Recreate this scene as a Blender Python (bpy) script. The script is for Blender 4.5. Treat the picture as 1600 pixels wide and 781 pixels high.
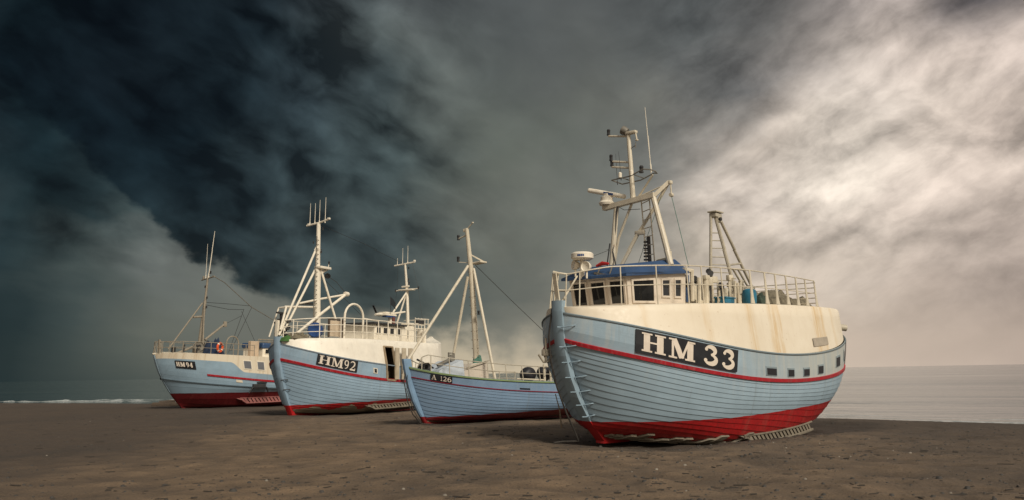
import bpy, bmesh, math, random
import numpy as np
from mathutils import Vector, Matrix, noise as mnoise

# ------------------------------------------------------------------ scene, camera, light
for o in list(bpy.data.objects): bpy.data.objects.remove(o)
scene = bpy.context.scene
COL = scene.collection
R = math.radians
random.seed(7)
RNG = np.random.default_rng(11)

cam_data = bpy.data.cameras.new("camera")
cam = bpy.data.objects.new("camera", cam_data); COL.objects.link(cam)
cam_data.sensor_width = 36.0
cam_data.lens = 1300.0 / 1600.0 * 36.0
cam_data.clip_start = 0.1; cam_data.clip_end = 60000
cam.matrix_world = Matrix.Translation((0, 0, 1.6)) @ Matrix.Rotation(R(98.38), 4, 'X') @ Matrix.Rotation(R(-0.994), 4, 'Z')
scene.camera = cam
scene.view_settings.view_transform = 'Standard'
scene.view_settings.look = 'None'
scene.view_settings.exposure = 0.0
scene.view_settings.gamma = 1.0

SUN_DIR = Vector((0.44, -0.72, 0.66)).normalized()      # towards the veiled sun behind the viewer
sun_el = math.asin(SUN_DIR.z); sun_az = math.atan2(SUN_DIR.x, SUN_DIR.y)
sd = bpy.data.lights.new("sun", 'SUN'); sd.energy = 3.1; sd.angle = R(14); sd.color = (1.0, 0.915, 0.78)
sun = bpy.data.objects.new("sun", sd); COL.objects.link(sun)
sun.rotation_euler = (-SUN_DIR).to_track_quat('-Z', 'Y').to_euler()

class NT:
    """small helper to write shader nodes as expressions"""
    def __init__(s, tree): s.t = tree; s.n = tree.nodes; s.l = tree.links
    def new(s, kind, **kw):
        n = s.n.new(kind)
        for k, v in kw.items(): setattr(n, k, v)
        return n
    def put(s, sock, v):
        if isinstance(v, bpy.types.NodeSocket): s.l.new(v, sock)
        elif v is not None: sock.default_value = v
    def m(s, op, a, b=None, c=None, clamp=False):
        n = s.new('ShaderNodeMath', operation=op, use_clamp=clamp)
        s.put(n.inputs[0], a)
        if b is not None: s.put(n.inputs[1], b)
        if c is not None: s.put(n.inputs[2], c)
        return n.outputs[0]
    def mr(s, v, a, b, c=0.0, d=1.0, smooth=False):
        n = s.new('ShaderNodeMapRange', interpolation_type='SMOOTHSTEP' if smooth else 'LINEAR')
        s.put(n.inputs[0], v); s.put(n.inputs[1], a); s.put(n.inputs[2], b); s.put(n.inputs[3], c); s.put(n.inputs[4], d)
        return n.outputs[0]
    def mix(s, f, a, b, blend='MIX'):
        n = s.new('ShaderNodeMix', data_type='RGBA', blend_type=blend)
        s.put(n.inputs[0], f)
        for i, v in ((6, a), (7, b)):
            if isinstance(v, tuple) and len(v) == 3: v = v + (1,)
            s.put(n.inputs[i], v)
        return n.outputs[2]
    dims = '3D'
    def noise(s, vec, scale, detail=4, rough=.5, col=False, lac=2.0, dist=0.0):
        n = s.new('ShaderNodeTexNoise', noise_dimensions=s.dims)
        s.put(n.inputs['Vector'], vec); n.inputs['Scale'].default_value = scale
        n.inputs['Detail'].default_value = detail; n.inputs['Roughness'].default_value = rough
        n.inputs['Lacunarity'].default_value = lac; n.inputs['Distortion'].default_value = dist
        return n.outputs['Color' if col else 'Fac']
    def xyz(s, v):
        n = s.new('ShaderNodeSeparateXYZ'); s.put(n.inputs[0], v); return n.outputs
    def vec(s, x, y, z):
        n = s.new('ShaderNodeCombineXYZ')
        for i, v in enumerate((x, y, z)): s.put(n.inputs[i], v)
        return n.outputs[0]
    def vm(s, op, a, b=None):
        n = s.new('ShaderNodeVectorMath', operation=op); s.put(n.inputs[0], a)
        if b is not None: s.put(n.inputs[1], b)
        return n.outputs[0]
    def ramp(s, f, stops, interp='LINEAR'):
        n = s.new('ShaderNodeValToRGB'); cr = n.color_ramp; cr.interpolation = interp
        s.put(n.inputs[0], f)
        while len(cr.elements) > 1: cr.elements.remove(cr.elements[-1])
        cr.elements[0].position = stops[0][0]; cr.elements[0].color = tuple(stops[0][1]) + (1,)
        for p, c in stops[1:]:
            e = cr.elements.new(p); e.color = tuple(c) + (1,)
        return n.outputs[0]
    def coord(s, which='Object'):
        return s.new('ShaderNodeTexCoord').outputs[which]
    def bump(s, h, strength, dist=0.02, normal=None):
        n = s.new('ShaderNodeBump'); n.inputs['Strength'].default_value = strength; n.inputs['Distance'].default_value = dist
        s.put(n.inputs['Height'], h)
        if normal is not None: s.put(n.inputs['Normal'], normal)
        return n.outputs[0]

def lin(r, g, b):
    f = lambda c: c / 12.92 if c <= .04045 else ((c + .055) / 1.055) ** 2.4
    return (f(r / 255), f(g / 255), f(b / 255))

# ---- the storm sky: a world of cloud, with the clear blue Sky Texture thinly behind it
world = bpy.data.worlds.new("World"); scene.world = world; world.use_nodes = True
wt = NT(world.node_tree); wt.n.clear(); wt.dims = '2D'
def build_sky():
    d = wt.coord('Generated')
    x, y, z = wt.xyz(d)
    az = wt.m('ARCTAN2', x, y)
    el = wt.m('ARCSINE', z)
    # cloud-deck coordinates: streaks run together towards the horizon
    zz = wt.m('ADD', wt.m('MAXIMUM', z, 0.0), 0.16)
    deck = wt.vec(wt.m('DIVIDE', x, zz), wt.m('MULTIPLY', wt.m('DIVIDE', y, zz), 0.55), 0.0)
    warp_vec = wt.vec(wt.m('MULTIPLY', az, 1.0), wt.m('MULTIPLY', el, 1.7), 0.3)
    w1 = wt.noise(warp_vec, 5.0, 3, .5, True)
    w2 = wt.noise(deck, 3.0, 5, .55, True)
    a1, b1, c1 = wt.xyz(w1); a2, b2, c2 = wt.xyz(w2)
    def sh(v, k): return wt.m('MULTIPLY', wt.m('SUBTRACT', v, .5), k)
    # warp fades out by the horizon so that the far rain stays calm
    calm = wt.mr(el, 0.01, 0.16, 0.12, 1.0, True)
    azw = wt.m('ADD', az, wt.m('MULTIPLY', wt.m('ADD', sh(a1, .13), sh(a2, .07)), calm))
    elw = wt.m('ADD', el, wt.m('MULTIPLY', wt.m('ADD', sh(b1, .08), sh(b2, .07)), calm))
    f = wt.mr(azw, -math.pi, math.pi)
    back = [(-180, (.56, .47, .37)), (-130, (.42, .36, .30)), (-75, (.10, .11, .12))]
    backr = [(80, (.46, .41, .36)), (130, (.66, .55, .42))]
    def row(cols, k=1.0):
        st = []
        for a, c in back: st.append((a / 360 + .5, tuple(v * k for v in c)))
        for px, c in cols:
            a = math.degrees(math.atan((px - 800) / 1300.))
            r_, g_, b_ = lin(*c); cool = b_ > r_ * 1.1
            lift = 1.0 + (.42 * math.exp(-((px - 560) / 190) ** 2) if cool else 0)
            st.append((a / 360 + .5, (r_ * 1.12 * lift, g_ * 1.02 * lift, b_ * .90 * lift) if cool else (r_ * .95, g_ * .935, b_ * .90)))
        for a, c in backr: st.append((a / 360 + .5, tuple(v * k for v in c)))
        st.append((1.0, tuple(v * k for v in back[0][1])))
        return wt.ramp(f, st)
    E = lambda py: math.atan((582 - py) / 1300.)
    cloud_rows = [
        (E(540), [(0, (20, 34, 40)), (300, (44, 56, 60)), (560, (62, 72, 74)), (700, (88, 96, 94)), (850, (150, 147, 136)), (1000, (196, 184, 168)), (1200, (212, 196, 180)), (1400, (200, 184, 171)), (1600, (188, 172, 161))]),
        (E(470), [(0, (18, 32, 38)), (200, (28, 42, 48)), (400, (40, 53, 58)), (600, (54, 65, 68)), (720, (74, 84, 85)), (850, (112, 114, 108)), (1000, (182, 172, 158)), (1200, (226, 212, 198)), (1330, (206, 193, 181)), (1450, (186, 172, 162)), (1600, (174, 160, 152))]),
        (E(400), [(0, (16, 30, 36)), (200, (22, 36, 42)), (400, (34, 46, 52)), (600, (52, 63, 67)), (800, (96, 103, 101)), (950, (136, 136, 129)), (1100, (196, 185, 173)), (1250, (206, 194, 183)), (1400, (220, 207, 196)), (1600, (192, 178, 169))]),
        (E(330), [(0, (14, 28, 34)), (200, (16, 29, 36)), (400, (28, 40, 46)), (600, (54, 65, 68)), (800, (100, 107, 105)), (950, (128, 130, 125)), (1100, (196, 186, 176)), (1230, (228, 216, 206)), (1350, (240, 229, 217)), (1480, (222, 208, 198)), (1600, (212, 198, 188))]),
        (E(240), [(0, (13, 27, 34)), (120, (10, 21, 28)), (280, (14, 26, 33)), (450, (36, 48, 54)), (600, (50, 62, 66)), (800, (92, 101, 99)), (1000, (116, 118, 115)), (1120, (152, 147, 142)), (1230, (196, 185, 175)), (1330, (232, 221, 210)), (1480, (232, 218, 207)), (1600, (216, 201, 191))]),
        (E(150), [(0, (9, 21, 28)), (150, (9, 17, 23)), (320, (19, 30, 37)), (450, (34, 45, 52)), (600, (50, 61, 66)), (800, (88, 97, 97)), (1000, (104, 109, 109)), (1150, (110, 111, 112)), (1260, (160, 153, 149)), (1380, (212, 201, 193)), (1520, (222, 208, 199)), (1600, (196, 183, 176))]),
        (E(60), [(0, (12, 25, 31)), (200, (9, 17, 23)), (380, (20, 31, 38)), (500, (38, 49, 55)), (700, (72, 81, 84)), (900, (88, 95, 98)), (1100, (84, 91, 96)), (1240, (100, 102, 105)), (1350, (168, 160, 157)), (1470, (186, 175, 169)), (1560, (112, 107, 109)), (1600, (100, 97, 101))]),
        (E(-40), [(0, (14, 27, 33)), (200, (10, 19, 25)), (420, (26, 36, 43)), (620, (62, 70, 75)), (850, (80, 87, 92)), (1100, (76, 83, 89)), (1300, (92, 94, 99)), (1420, (140, 134, 133)), (1600, (92, 90, 95))]),
    ]
    under_rows = [
        (E(582), [(0, (29, 45, 51)), (200, (68, 79, 80)), (400, (104, 107, 102)), (560, (140, 137, 124)), (690, (196, 184, 160)), (850, (208, 194, 170)), (1000, (202, 186, 166)), (1200, (216, 200, 184)), (1400, (210, 193, 179)), (1600, (198, 181, 169))]),
        (E(510), [(0, (22, 39, 46)), (100, (54, 68, 72)), (220, (94, 102, 100)), (400, (110, 113, 107)), (560, (112, 113, 106)), (690, (186, 176, 156)), (850, (192, 181, 162)), (1000, (196, 184, 168)), (1200, (196, 181, 168)), (1400, (200, 184, 171)), (1600, (186, 170, 160))]),
        (E(430), [(0, (30, 46, 52)), (120, (68, 80, 82)), (230, (104, 110, 108)), (330, (110, 115, 112)), (420, (94, 101, 100)), (700, (110, 110, 104)), (1600, (170, 158, 150))]),
        (E(340), [(0, (21, 36, 41)), (150, (32, 46, 51)), (260, (52, 64, 67)), (400, (52, 63, 66)), (1600, (180, 168, 160))]),
        (E(240), [(0, (16, 32, 39)), (150, (28, 42, 48)), (400, (40, 52, 57)), (1600, (180, 168, 160))]),
    ]
    def stack(rows):
        col = row(rows[0][1])
        for (e0, _), (e1, cols) in zip(rows, rows[1:]):
            col = wt.mix(wt.mr(elw, e0, e1), col, row(cols))
        return col
    cloud = stack(cloud_rows); under = stack(under_rows)
    # lower edge of the shelf cloud
    pts = [(-200, 20), (0, 125), (60, 185), (120, 232), (220, 318), (300, 385), (380, 425), (430, 462), (560, 500), (690, 512), (780, 538), (860, 552), (1000, 575), (1800, 582)]
    mx = 0.45
    st = [(0.0, (math.atan((582 - 20) / 1300.) / mx,) * 3)]
    for px, py in pts:
        a = math.degrees(math.atan((px - 800) / 1300.)); st.append((a / 360 + .5, (max(0, math.atan((582 - py) / 1300. * math.cos(R(a)))) / mx,) * 3))
    st.append((1.0, (0, 0, 0)))
    azl = wt.m('ADD', az, wt.m('ADD', sh(a1, .07), sh(a2, .07)))
    base = wt.m('MULTIPLY', wt.ramp(wt.mr(azl, -math.pi, math.pi), st), mx)
    lump = wt.noise(wt.vec(az, wt.m('MULTIPLY', el, 1.3), 1.7), 17.0, 6, .55)
    dlt = wt.m('ADD', wt.m('SUBTRACT', el, base), sh(lump, .07))
    soft = wt.mr(az, -0.35, 0.1, 0.010, 0.03)
    inside = wt.mr(dlt, wt.m('MULTIPLY', soft, -1.0), soft, 0, 1, True)
    col = wt.mix(inside, under, cloud)
    # billows inside the deck: lumps of cloud with their lit and shaded flanks, broad rolls, fine ragged edges
    def lumps(v, scales, nw):
        h = None
        for sc, w, sm in scales:
            n = wt.new('ShaderNodeTexVoronoi', feature='SMOOTH_F1', voronoi_dimensions='2D'); n.inputs['Scale'].default_value = sc; n.inputs['Smoothness'].default_value = sm
            wt.put(n.inputs['Vector'], v); t = wt.m('MULTIPLY', n.outputs['Distance'], -w); h = t if h is None else wt.m('ADD', h, t)
        return wt.m('ADD', h, wt.m('MULTIPLY', wt.noise(v, 5.0, 7, .56), nw))
    # angular frame turned so that the rolls of the shelf cloud run down to the right
    ca, sa = math.cos(R(-32)), math.sin(R(-32))
    el13 = wt.m('MULTIPLY', el, 1.25)
    ru = wt.m('ADD', wt.m('MULTIPLY', az, ca), wt.m('MULTIPLY', el13, sa)); rv = wt.m('SUBTRACT', wt.m('MULTIPLY', el13, ca), wt.m('MULTIPLY', az, sa))
    roll = wt.vec(wt.m('MULTIPLY', ru, 6.0), wt.m('MULTIPLY', rv, 8.6), 0.0)
    wv = wt.noise(roll, .9, 4, .5, True); wa, wb, _ = wt.xyz(wv)
    dv = wt.vm('ADD', roll, wt.vec(sh(wa, .55), sh(wb, .55), 0.0))
    H0 = lumps(dv, ((.9, .60, .55), (2.1, .34, .5), (4.8, .15, .45)), .30); H1 = lumps(wt.vm('ADD', dv, (.16, .20, 0.0)), ((.9, .60, .55), (2.1, .34, .5), (4.8, .15, .45)), .30)
    relief = wt.m('SUBTRACT', H0, H1)
    # fair-weather side: puffs drawn out towards the sun, rising to the right
    cb, sb = math.cos(R(30)), math.sin(R(30))
    pu = wt.m('ADD', wt.m('MULTIPLY', az, cb), wt.m('MULTIPLY', el13, sb)); pv = wt.m('SUBTRACT', wt.m('MULTIPLY', el13, cb), wt.m('MULTIPLY', az, sb))
    puff = wt.vec(wt.m('ADD', wt.m('MULTIPLY', pu, 7.5), sh(wa, .5)), wt.m('ADD', wt.m('MULTIPLY', pv, 11.5), sh(wb, .5)), 0.0)
    P0 = wt.noise(puff, 1.0, 8, .58); P1 = wt.noise(wt.vm('ADD', puff, (.10, .22, 0.0)), 1.0, 8, .58)
    prel = wt.m('ADD', wt.m('MULTIPLY', wt.m('SUBTRACT', P0, P1), 1.3), sh(P0, 1.1))
    amp = wt.mr(el, 0.02, 0.15, 0.06, 1.0)
    left = wt.mr(az, -.22, .02, 1.0, .10, True); right = wt.mr(az, .08, .26, 0.05, .85, True)
    shape = wt.m('ADD', wt.m('MULTIPLY', relief, wt.m('MULTIPLY', left, 2.5)), wt.m('MULTIPLY', wt.m('ADD', H0, .10), wt.m('MULTIPLY', left, .45)))
    det = wt.m('MULTIPLY', wt.m('ADD', shape, wt.m('MULTIPLY', prel, right)), wt.m('MULTIPLY', amp, wt.m('ADD', inside, wt.m('MULTIPLY', wt.m('SUBTRACT', 1.0, inside), wt.mr(el, .11, .16, .15, .8)))))
    gain = wt.m('MAXIMUM', wt.m('ADD', 1.0, det), 0.30)
    col = wt.mix(1.0, col, wt.vec(gain, gain, gain), 'MULTIPLY')
    # upper sky, overhead
    col = wt.mix(wt.mr(el, 0.55, 1.1, 0, 1, True), col, (.20, .215, .23, 1))
    # below the horizon: dull
    col = wt.mix(wt.mr(el, -0.05, -0.005), (.06, .055, .05, 1), col)
    bg = wt.new('ShaderNodeBackground'); wt.put(bg.inputs[0], col); bg.inputs[1].default_value = 1.0
    sky = wt.new('ShaderNodeTexSky', sky_type='NISHITA'); sky.sun_disc = False
    sky.sun_elevation = sun_el; sky.sun_rotation = sun_az
    bs = wt.new('ShaderNodeBackground'); wt.l.new(sky.outputs[0], bs.inputs[0]); bs.inputs[1].default_value = 0.06
    mx_ = wt.new('ShaderNodeMixShader'); mx_.inputs[0].default_value = 0.02
    wt.l.new(bg.outputs[0], mx_.inputs[1]); wt.l.new(bs.outputs[0], mx_.inputs[2])
    out = wt.new('ShaderNodeOutputWorld'); wt.l.new(mx_.outputs[0], out.inputs[0])
build_sky()
world.cycles.sampling_method = 'MANUAL'; world.cycles.sample_map_resolution = 512

# ------------------------------------------------------------------ object helpers
def tag(o, label=None, cat=None, group=None, kind=None):
    for k, v in (('label', label), ('category', cat), ('group', group), ('kind', kind)):
        if v: o[k] = v
    return o
def empty(name, M, label, cat, group=None):
    o = bpy.data.objects.new(name, None); COL.objects.link(o); o.empty_display_size = .3
    o.matrix_world = M
    return tag(o, label, cat, group)

class MB:
    """collects shapes for ONE mesh object"""
    def __init__(s): s.v = []; s.f = []; s.mi = []; s.cur = 0; s.sm = []
    def add(s, vs, fs, smooth=False):
        b = len(s.v); s.v += [tuple(map(float, p)) for p in vs]
        for f in fs: s.f.append([i + b for i in f]); s.mi.append(s.cur); s.sm.append(smooth)
    def box(s, c, size, M=None):
        hx, hy, hz = [k / 2 for k in size]
        vs = [Vector((x, y, z)) for x in (-hx, hx) for y in (-hy, hy) for z in (-hz, hz)]
        if M is not None: vs = [M @ p for p in vs]
        vs = [p + Vector(c) for p in vs]
        s.add(vs, [(0, 1, 3, 2), (4, 6, 7, 5), (0, 4, 5, 1), (2, 3, 7, 6), (0, 2, 6, 4), (1, 5, 7, 3)])
    def bbox(s, c, size, M=None, bev=.02):
        """box with chamfered edges"""
        bm = bmesh.new(); bmesh.ops.create_cube(bm, size=1)
        for v in bm.verts: v.co = Vector([v.co[i] * size[i] for i in range(3)])
        bmesh.ops.bevel(bm, geom=bm.edges[:], offset=min(bev, min(size) * .45), segments=2, affect='EDGES', profile=.5)
        s.bm(bm, c, M)
    def bm(s, bm, c=(0, 0, 0), M=None, smooth=False):
        bm.verts.index_update()
        vs = [(M @ v.co if M is not None else v.co) + Vector(c) for v in bm.verts]
        s.add(vs, [[v.index for v in f.verts] for f in bm.faces], smooth); bm.free()
    def tube(s, pts, r, seg=7, cap=True):
        pts = [Vector(p) for p in pts]; n = len(pts)
        rs = r if isinstance(r, (list, tuple)) else [r] * n
        vs = []; up = None
        for i, p in enumerate(pts):
            d = ((pts[min(i + 1, n - 1)] - p).normalized() + (p - pts[max(i - 1, 0)]).normalized())
            d = d.normalized() if d.length > 1e-6 else Vector((0, 0, 1))
            if up is None:
                up = Vector((0, 0, 1)) if abs(d.z) < .9 else Vector((1, 0, 0))
            a = (up - d * up.dot(d)).normalized(); b = d.cross(a); up = a
            for k in range(seg):
                t = 2 * math.pi * k / seg; vs.append(p + (a * math.cos(t) + b * math.sin(t)) * rs[i])
        fs = [(i * seg + k, i * seg + (k + 1) % seg, (i + 1) * seg + (k + 1) % seg, (i + 1) * seg + k) for i in range(n - 1) for k in range(seg)]
        s.add(vs, fs, True)
        if cap: s.add(vs[:seg], [tuple(reversed(range(seg)))]); s.add(vs[-seg:], [tuple(range(seg))])
    def flat(s, p, q, w, h, up=(0, 0, 1)):
        """rectangular bar from p to q"""
        p, q = Vector(p), Vector(q); d = (q - p); L = d.length; d.normalize()
        u = Vector(up); u = (u - d * u.dot(d)); u = u.normalized() if u.length > 1e-4 else Vector((1, 0, 0))
        b = d.cross(u)
        vs = [e + b * (sx * w / 2) + u * (sy * h / 2) for e in (p, q) for sx, sy in ((-1, -1), (1, -1), (1, 1), (-1, 1))]
        s.add(vs, [(3, 2, 1, 0), (4, 5, 6, 7), (0, 1, 5, 4), (1, 2, 6, 5), (2, 3, 7, 6), (3, 0, 4, 7)])
    def lathe(s, prof, c, axis=(0, 0, 1), seg=20):
        ax = Vector(axis).normalized(); a = ax.orthogonal().normalized(); b = ax.cross(a); c = Vector(c)
        vs = [c + ax * z + (a * math.cos(2 * math.pi * k / seg) + b * math.sin(2 * math.pi * k / seg)) * max(r, .0005) for r, z in prof for k in range(seg)]
        fs = [(i * seg + k, i * seg + (k + 1) % seg, (i + 1) * seg + (k + 1) % seg, (i + 1) * seg + k) for i in range(len(prof) - 1) for k in range(seg)]
        s.add(vs, fs, True)
    def grid(s, P, closed_u=False, smooth=True, flip=False):
        P = np.asarray(P, float); n, m = P.shape[:2]
        fs = []
        for i in range(n - 1):
            for j in range(m - 1 + (1 if closed_u else 0)):
                q = (i * m + j, i * m + (j + 1) % m, (i + 1) * m + (j + 1) % m, (i + 1) * m + j)
                fs.append(q[::-1] if flip else q)
        s.add(P.reshape(-1, 3), fs, smooth)
    def build(s, name, mats, parent=None, sharp=35):
        me = bpy.data.meshes.new(name); me.from_pydata(s.v, [], s.f); me.update()
        if not isinstance(mats, (list, tuple)): mats = [mats]
        for m in mats: me.materials.append(m)
        me.polygons.foreach_set('material_index', s.mi)
        me.polygons.foreach_set('use_smooth', s.sm)
        if any(s.sm): me.set_sharp_from_angle(angle=R(sharp))
        o = bpy.data.objects.new(name, me); COL.objects.link(o)
        if parent is not None: o.parent = parent
        return o

# ------------------------------------------------------------------ materials
def material(name):
    m = bpy.data.materials.new(name); m.use_nodes = True
    nt = NT(m.node_tree); bs = nt.n['Principled BSDF']
    return m, nt, bs
def paint(name, col, rough=.5, var=.18, streak=.25, dirt=(.16, .12, .08), scale=1.0, metal=0.0, bump=.15, rust=0.0):
    """weathered paint: cloudy fading, vertical runs of dirt, optional rust blooms"""
    m, nt, bs = material(name)
    c = nt.coord('Object')
    n1 = nt.noise(c, 2.2 * scale, 5, .6)
    base = nt.mix(nt.mr(n1, .3, .72), tuple(v * (1 - var) for v in col), tuple(min(1, v * (1 + var * .5)) for v in col))
    x, y, z = nt.xyz(c)
    sv = nt.vec(nt.m('MULTIPLY', x, 7.0 * scale), nt.m('MULTIPLY', y, 7.0 * scale), nt.m('MULTIPLY', z, .55 * scale))
    n2 = nt.noise(sv, 1.0, 5, .65)
    base = nt.mix(nt.m('MULTIPLY', nt.mr(n2, .52, .78), streak), base, dirt)
    if rust:
        n3 = nt.noise(c, 5.0 * scale, 6, .7)
        base = nt.mix(nt.m('MULTIPLY', nt.mr(n3, .60, .70), rust), base, (.23, .085, .025))
    nt.put(bs.inputs['Base Color'], base)
    nt.put(bs.inputs['Roughness'], nt.mr(n1, .3, .7, rough - .08, rough + .12)); bs.inputs['Metallic'].default_value = metal
    nt.put(bs.inputs['Normal'], nt.bump(nt.noise(c, 26 * scale, 5, .6), bump, .01))
    return m
CREAM = (.70, .625, .49)
M = {}
M['cream'] = paint('cream_paint', CREAM, .45, .12, .25, (.36, .25, .13), rust=.25)
M['cream_steel'] = paint('cream_steel', (.62, .56, .44), .45, .15, .35, (.26, .17, .08), 2.0, rust=.6)
M['white_steel'] = paint('white_steel', (.78, .72, .60), .45, .1, .2, (.4, .28, .15), 2.0, rust=.35)
M['grey_steel'] = paint('grey_steel', (.46, .42, .335), .5, .2, .35, (.13, .09, .05), 2.0, rust=.5)
M['dull_steel'] = paint('dull_steel', (.20, .185, .155), .5, .25, .3, (.07, .05, .035), 2.0, metal=.2, rust=.5)
M['dark'] = paint('dark_metal', (.03, .03, .032), .5, .3, .2, (.06, .04, .02), 2.0)
M['blue_roof'] = paint('blue_roof_paint', (.03, .075, .175), .4, .25, .25, (.12, .13, .14), 1.2)
M['blue_plastic'] = paint('blue_plastic', (.010, .055, .20), .35, .2, .1, (.1, .1, .1))
M['teal_plastic'] = paint('teal_plastic', (.02, .16, .26), .4, .2, .15, (.1, .1, .1))
M['red_paint'] = paint('red_paint', (.42, .012, .014), .45, .15, .15, (.2, .03, .02), 2.0)
M['red_stripe'] = paint('red_stripe_paint', (.36, .008, .018), .5, .2, .25, (.5, .38, .34), 2.4)
M['orange'] = paint('orange_plastic', (.75, .10, .02), .45, .12, .1, (.3, .1, .05))
M['green_crate'] = paint('green_plastic', (.03, .28, .08), .4, .15, .1, (.05, .1, .05))
M['wood'] = paint('bare_wood', (.34, .26, .17), .75, .3, .5, (.12, .08, .05), 2.0, bump=.4)
M['grey_wood'] = paint('weathered_planks', (.19, .165, .125), .8, .35, .5, (.07, .055, .04), 1.6, bump=.5)
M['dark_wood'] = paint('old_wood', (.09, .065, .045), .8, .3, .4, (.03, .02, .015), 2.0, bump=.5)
M['black_board'] = paint('black_board', (.012, .014, .018), .45, .3, .2, (.05, .05, .05))
M['letter'] = paint('letter_paint', (.72, .64, .54), .5, .08, .2, (.4, .3, .2), 2.0)
M['rope'] = paint('rope_fibre', (.045, .04, .035), .9, .3, .2, (.02, .02, .02), 3)
M['green_rope'] = paint('green_wire', (.10, .20, .17), .7, .2, .1, (.05, .05, .05), 3)
M['net'] = paint('fishing_net', (.19, .165, .115), .95, .45, .4, (.05, .06, .04), 5, bump=1.0)
M['net_green'] = paint('green_net', (.05, .075, .055), .95, .45, .4, (.03, .03, .02), 5, bump=1.0)
M['buoy_black'] = paint('black_rubber', (.012, .012, .016), .5, .3, .2, (.05, .05, .05))
M['tarp'] = paint('pale_tarpaulin', (.52, .58, .64), .6, .12, .2, (.3, .28, .25), 1.5, bump=.4)
M['flagcloth'] = paint('black_flag_cloth', (.015, .02, .025), .9, .2, .1, (.03, .03, .03))
def glass():
    m, nt, bs = material('dark_window_glass')
    bs.inputs['Base Color'].default_value = (.012, .013, .014, 1)
    bs.inputs['Roughness'].default_value = .05; bs.inputs['Specular IOR Level'].default_value = .6
    nt.put(bs.inputs['Normal'], nt.bump(nt.noise(nt.coord('Object'), 3, 2, .5), .05, .02))
    return m
M['glass'] = glass()

def hull_material(name, blue, v_wl, red=(.40, .011, .013), bare=None, joint=None, uscale=1.0, fade=.3, chalk=None):
    """paint scheme of a clinker hull read from its UV map: u runs along the boat in metres, v from keel to sheer"""
    m, nt, bs = material(name)
    uv = nt.new('ShaderNodeUVMap', uv_map='UVMap').outputs[0]
    u, v, _ = nt.xyz(uv); c = nt.coord('Object')
    n1 = nt.noise(c, 1.3, 5, .6); n2 = nt.noise(c, 9, 5, .65)
    plank = nt.noise(nt.vec(nt.m('MULTIPLY', u, .22), nt.m('MULTIPLY', v, 26.0), 0.0), 1.0, 1, .5)
    col = nt.mix(nt.mr(n1, .3, .7), tuple(k * .86 for k in blue), tuple(k * 1.08 for k in blue))
    col = nt.mix(nt.m('MULTIPLY', nt.mr(plank, .35, .65), nt.mr(v, .79, .80, .35, .0)), col, tuple(k * .8 for k in blue))
    # chalky fading and rain runs on the top planks
    run = nt.noise(nt.vec(nt.m('MULTIPLY', u, 5.5), nt.m('MULTIPLY', v, 1.6), 3.0), 1.0, 6, .7)
    col = nt.mix(nt.m('MULTIPLY', nt.mr(run, .5, .75), nt.m('MULTIPLY', nt.mr(v, .6, .9), fade)), col, (.50, .48, .42))
    if chalk:                                   # the top planks aft are weathered to a pale chalky grey
        ck = nt.m('MULTIPLY', nt.mr(u, chalk[0], chalk[1], 0, 1, True), nt.m('MULTIPLY', nt.mr(v, .80, .81), nt.mr(run, .30, .62, .45, .95)))
        col = nt.mix(ck, col, (.47, .475, .43))
    run2 = nt.noise(nt.vec(nt.m('MULTIPLY', u, 3.0), nt.m('MULTIPLY', v, .9), 8.0), 1.0, 6, .7)
    col = nt.mix(nt.m('MULTIPLY', nt.mr(run2, .60, .74), .5), col, (.15, .16, .15))
    chips = nt.noise(nt.vec(nt.m('MULTIPLY', u, 9), nt.m('MULTIPLY', v, 40), 0), 1.0, 4, .7)
    col = nt.mix(nt.m('MULTIPLY', nt.mr(chips, .70, .74), .55), col, (.16, .13, .10))
    if joint is not None:                       # white band of paint at the top of the blue
        uj, v0, v1, wdt = joint
        vj = nt.mr(u, uj, uj + wdt, v0, v1, True)
        wcol = nt.mix(nt.mr(run, .5, .8), CREAM, (.45, .33, .2))
        col = nt.mix(nt.m('GREATER_THAN', v, vj), col, wcol)
    redc = nt.mix(nt.mr(n2, .35, .7), red, tuple(k * .6 for k in red))
    redc = nt.mix(nt.m('MULTIPLY', nt.mr(run2, .5, .7), .35), redc, (.30, .09, .07))
    wob = nt.m('MULTIPLY', nt.m('SUBTRACT', nt.noise(nt.vec(u, 0, 0), .9, 3, .5), .5), .018)
    isred = nt.m('LESS_THAN', v, nt.m('ADD', v_wl, wob))
    col = nt.mix(isred, col, redc)
    if bare:
        v0, amp, freq = bare
        saw = nt.m('PINGPONG', nt.m('ADD', nt.m('MULTIPLY', u, freq), nt.noise(nt.vec(u, 0, 0), 1.1, 2)), 1.0)
        lim = nt.m('ADD', v0, nt.m('MULTIPLY', nt.m('SUBTRACT', saw, .5), amp))
        lim = nt.m('ADD', lim, nt.m('MULTIPLY', nt.m('SUBTRACT', n2, .5), .05))
        barec = nt.mix(nt.mr(nt.noise(nt.vec(nt.m('MULTIPLY', u, 1.5), nt.m('MULTIPLY', v, 60), 0), 1.0, 5, .7), .3, .7), (.33, .285, .21), (.15, .12, .085))
        col = nt.mix(nt.m('LESS_THAN', v, lim), col, barec)
    nt.put(bs.inputs['Base Color'], col)
    nt.put(bs.inputs['Roughness'], nt.mr(n2, .3, .7, .42, .62))
    nt.put(bs.inputs['Normal'], nt.bump(nt.m('ADD', nt.noise(nt.vec(nt.m('MULTIPLY', u, 4), nt.m('MULTIPLY', v, 90), 0), 1.0, 4, .6), nt.m('MULTIPLY', n1, 1.5)), .22, .012))
    return m

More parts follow.
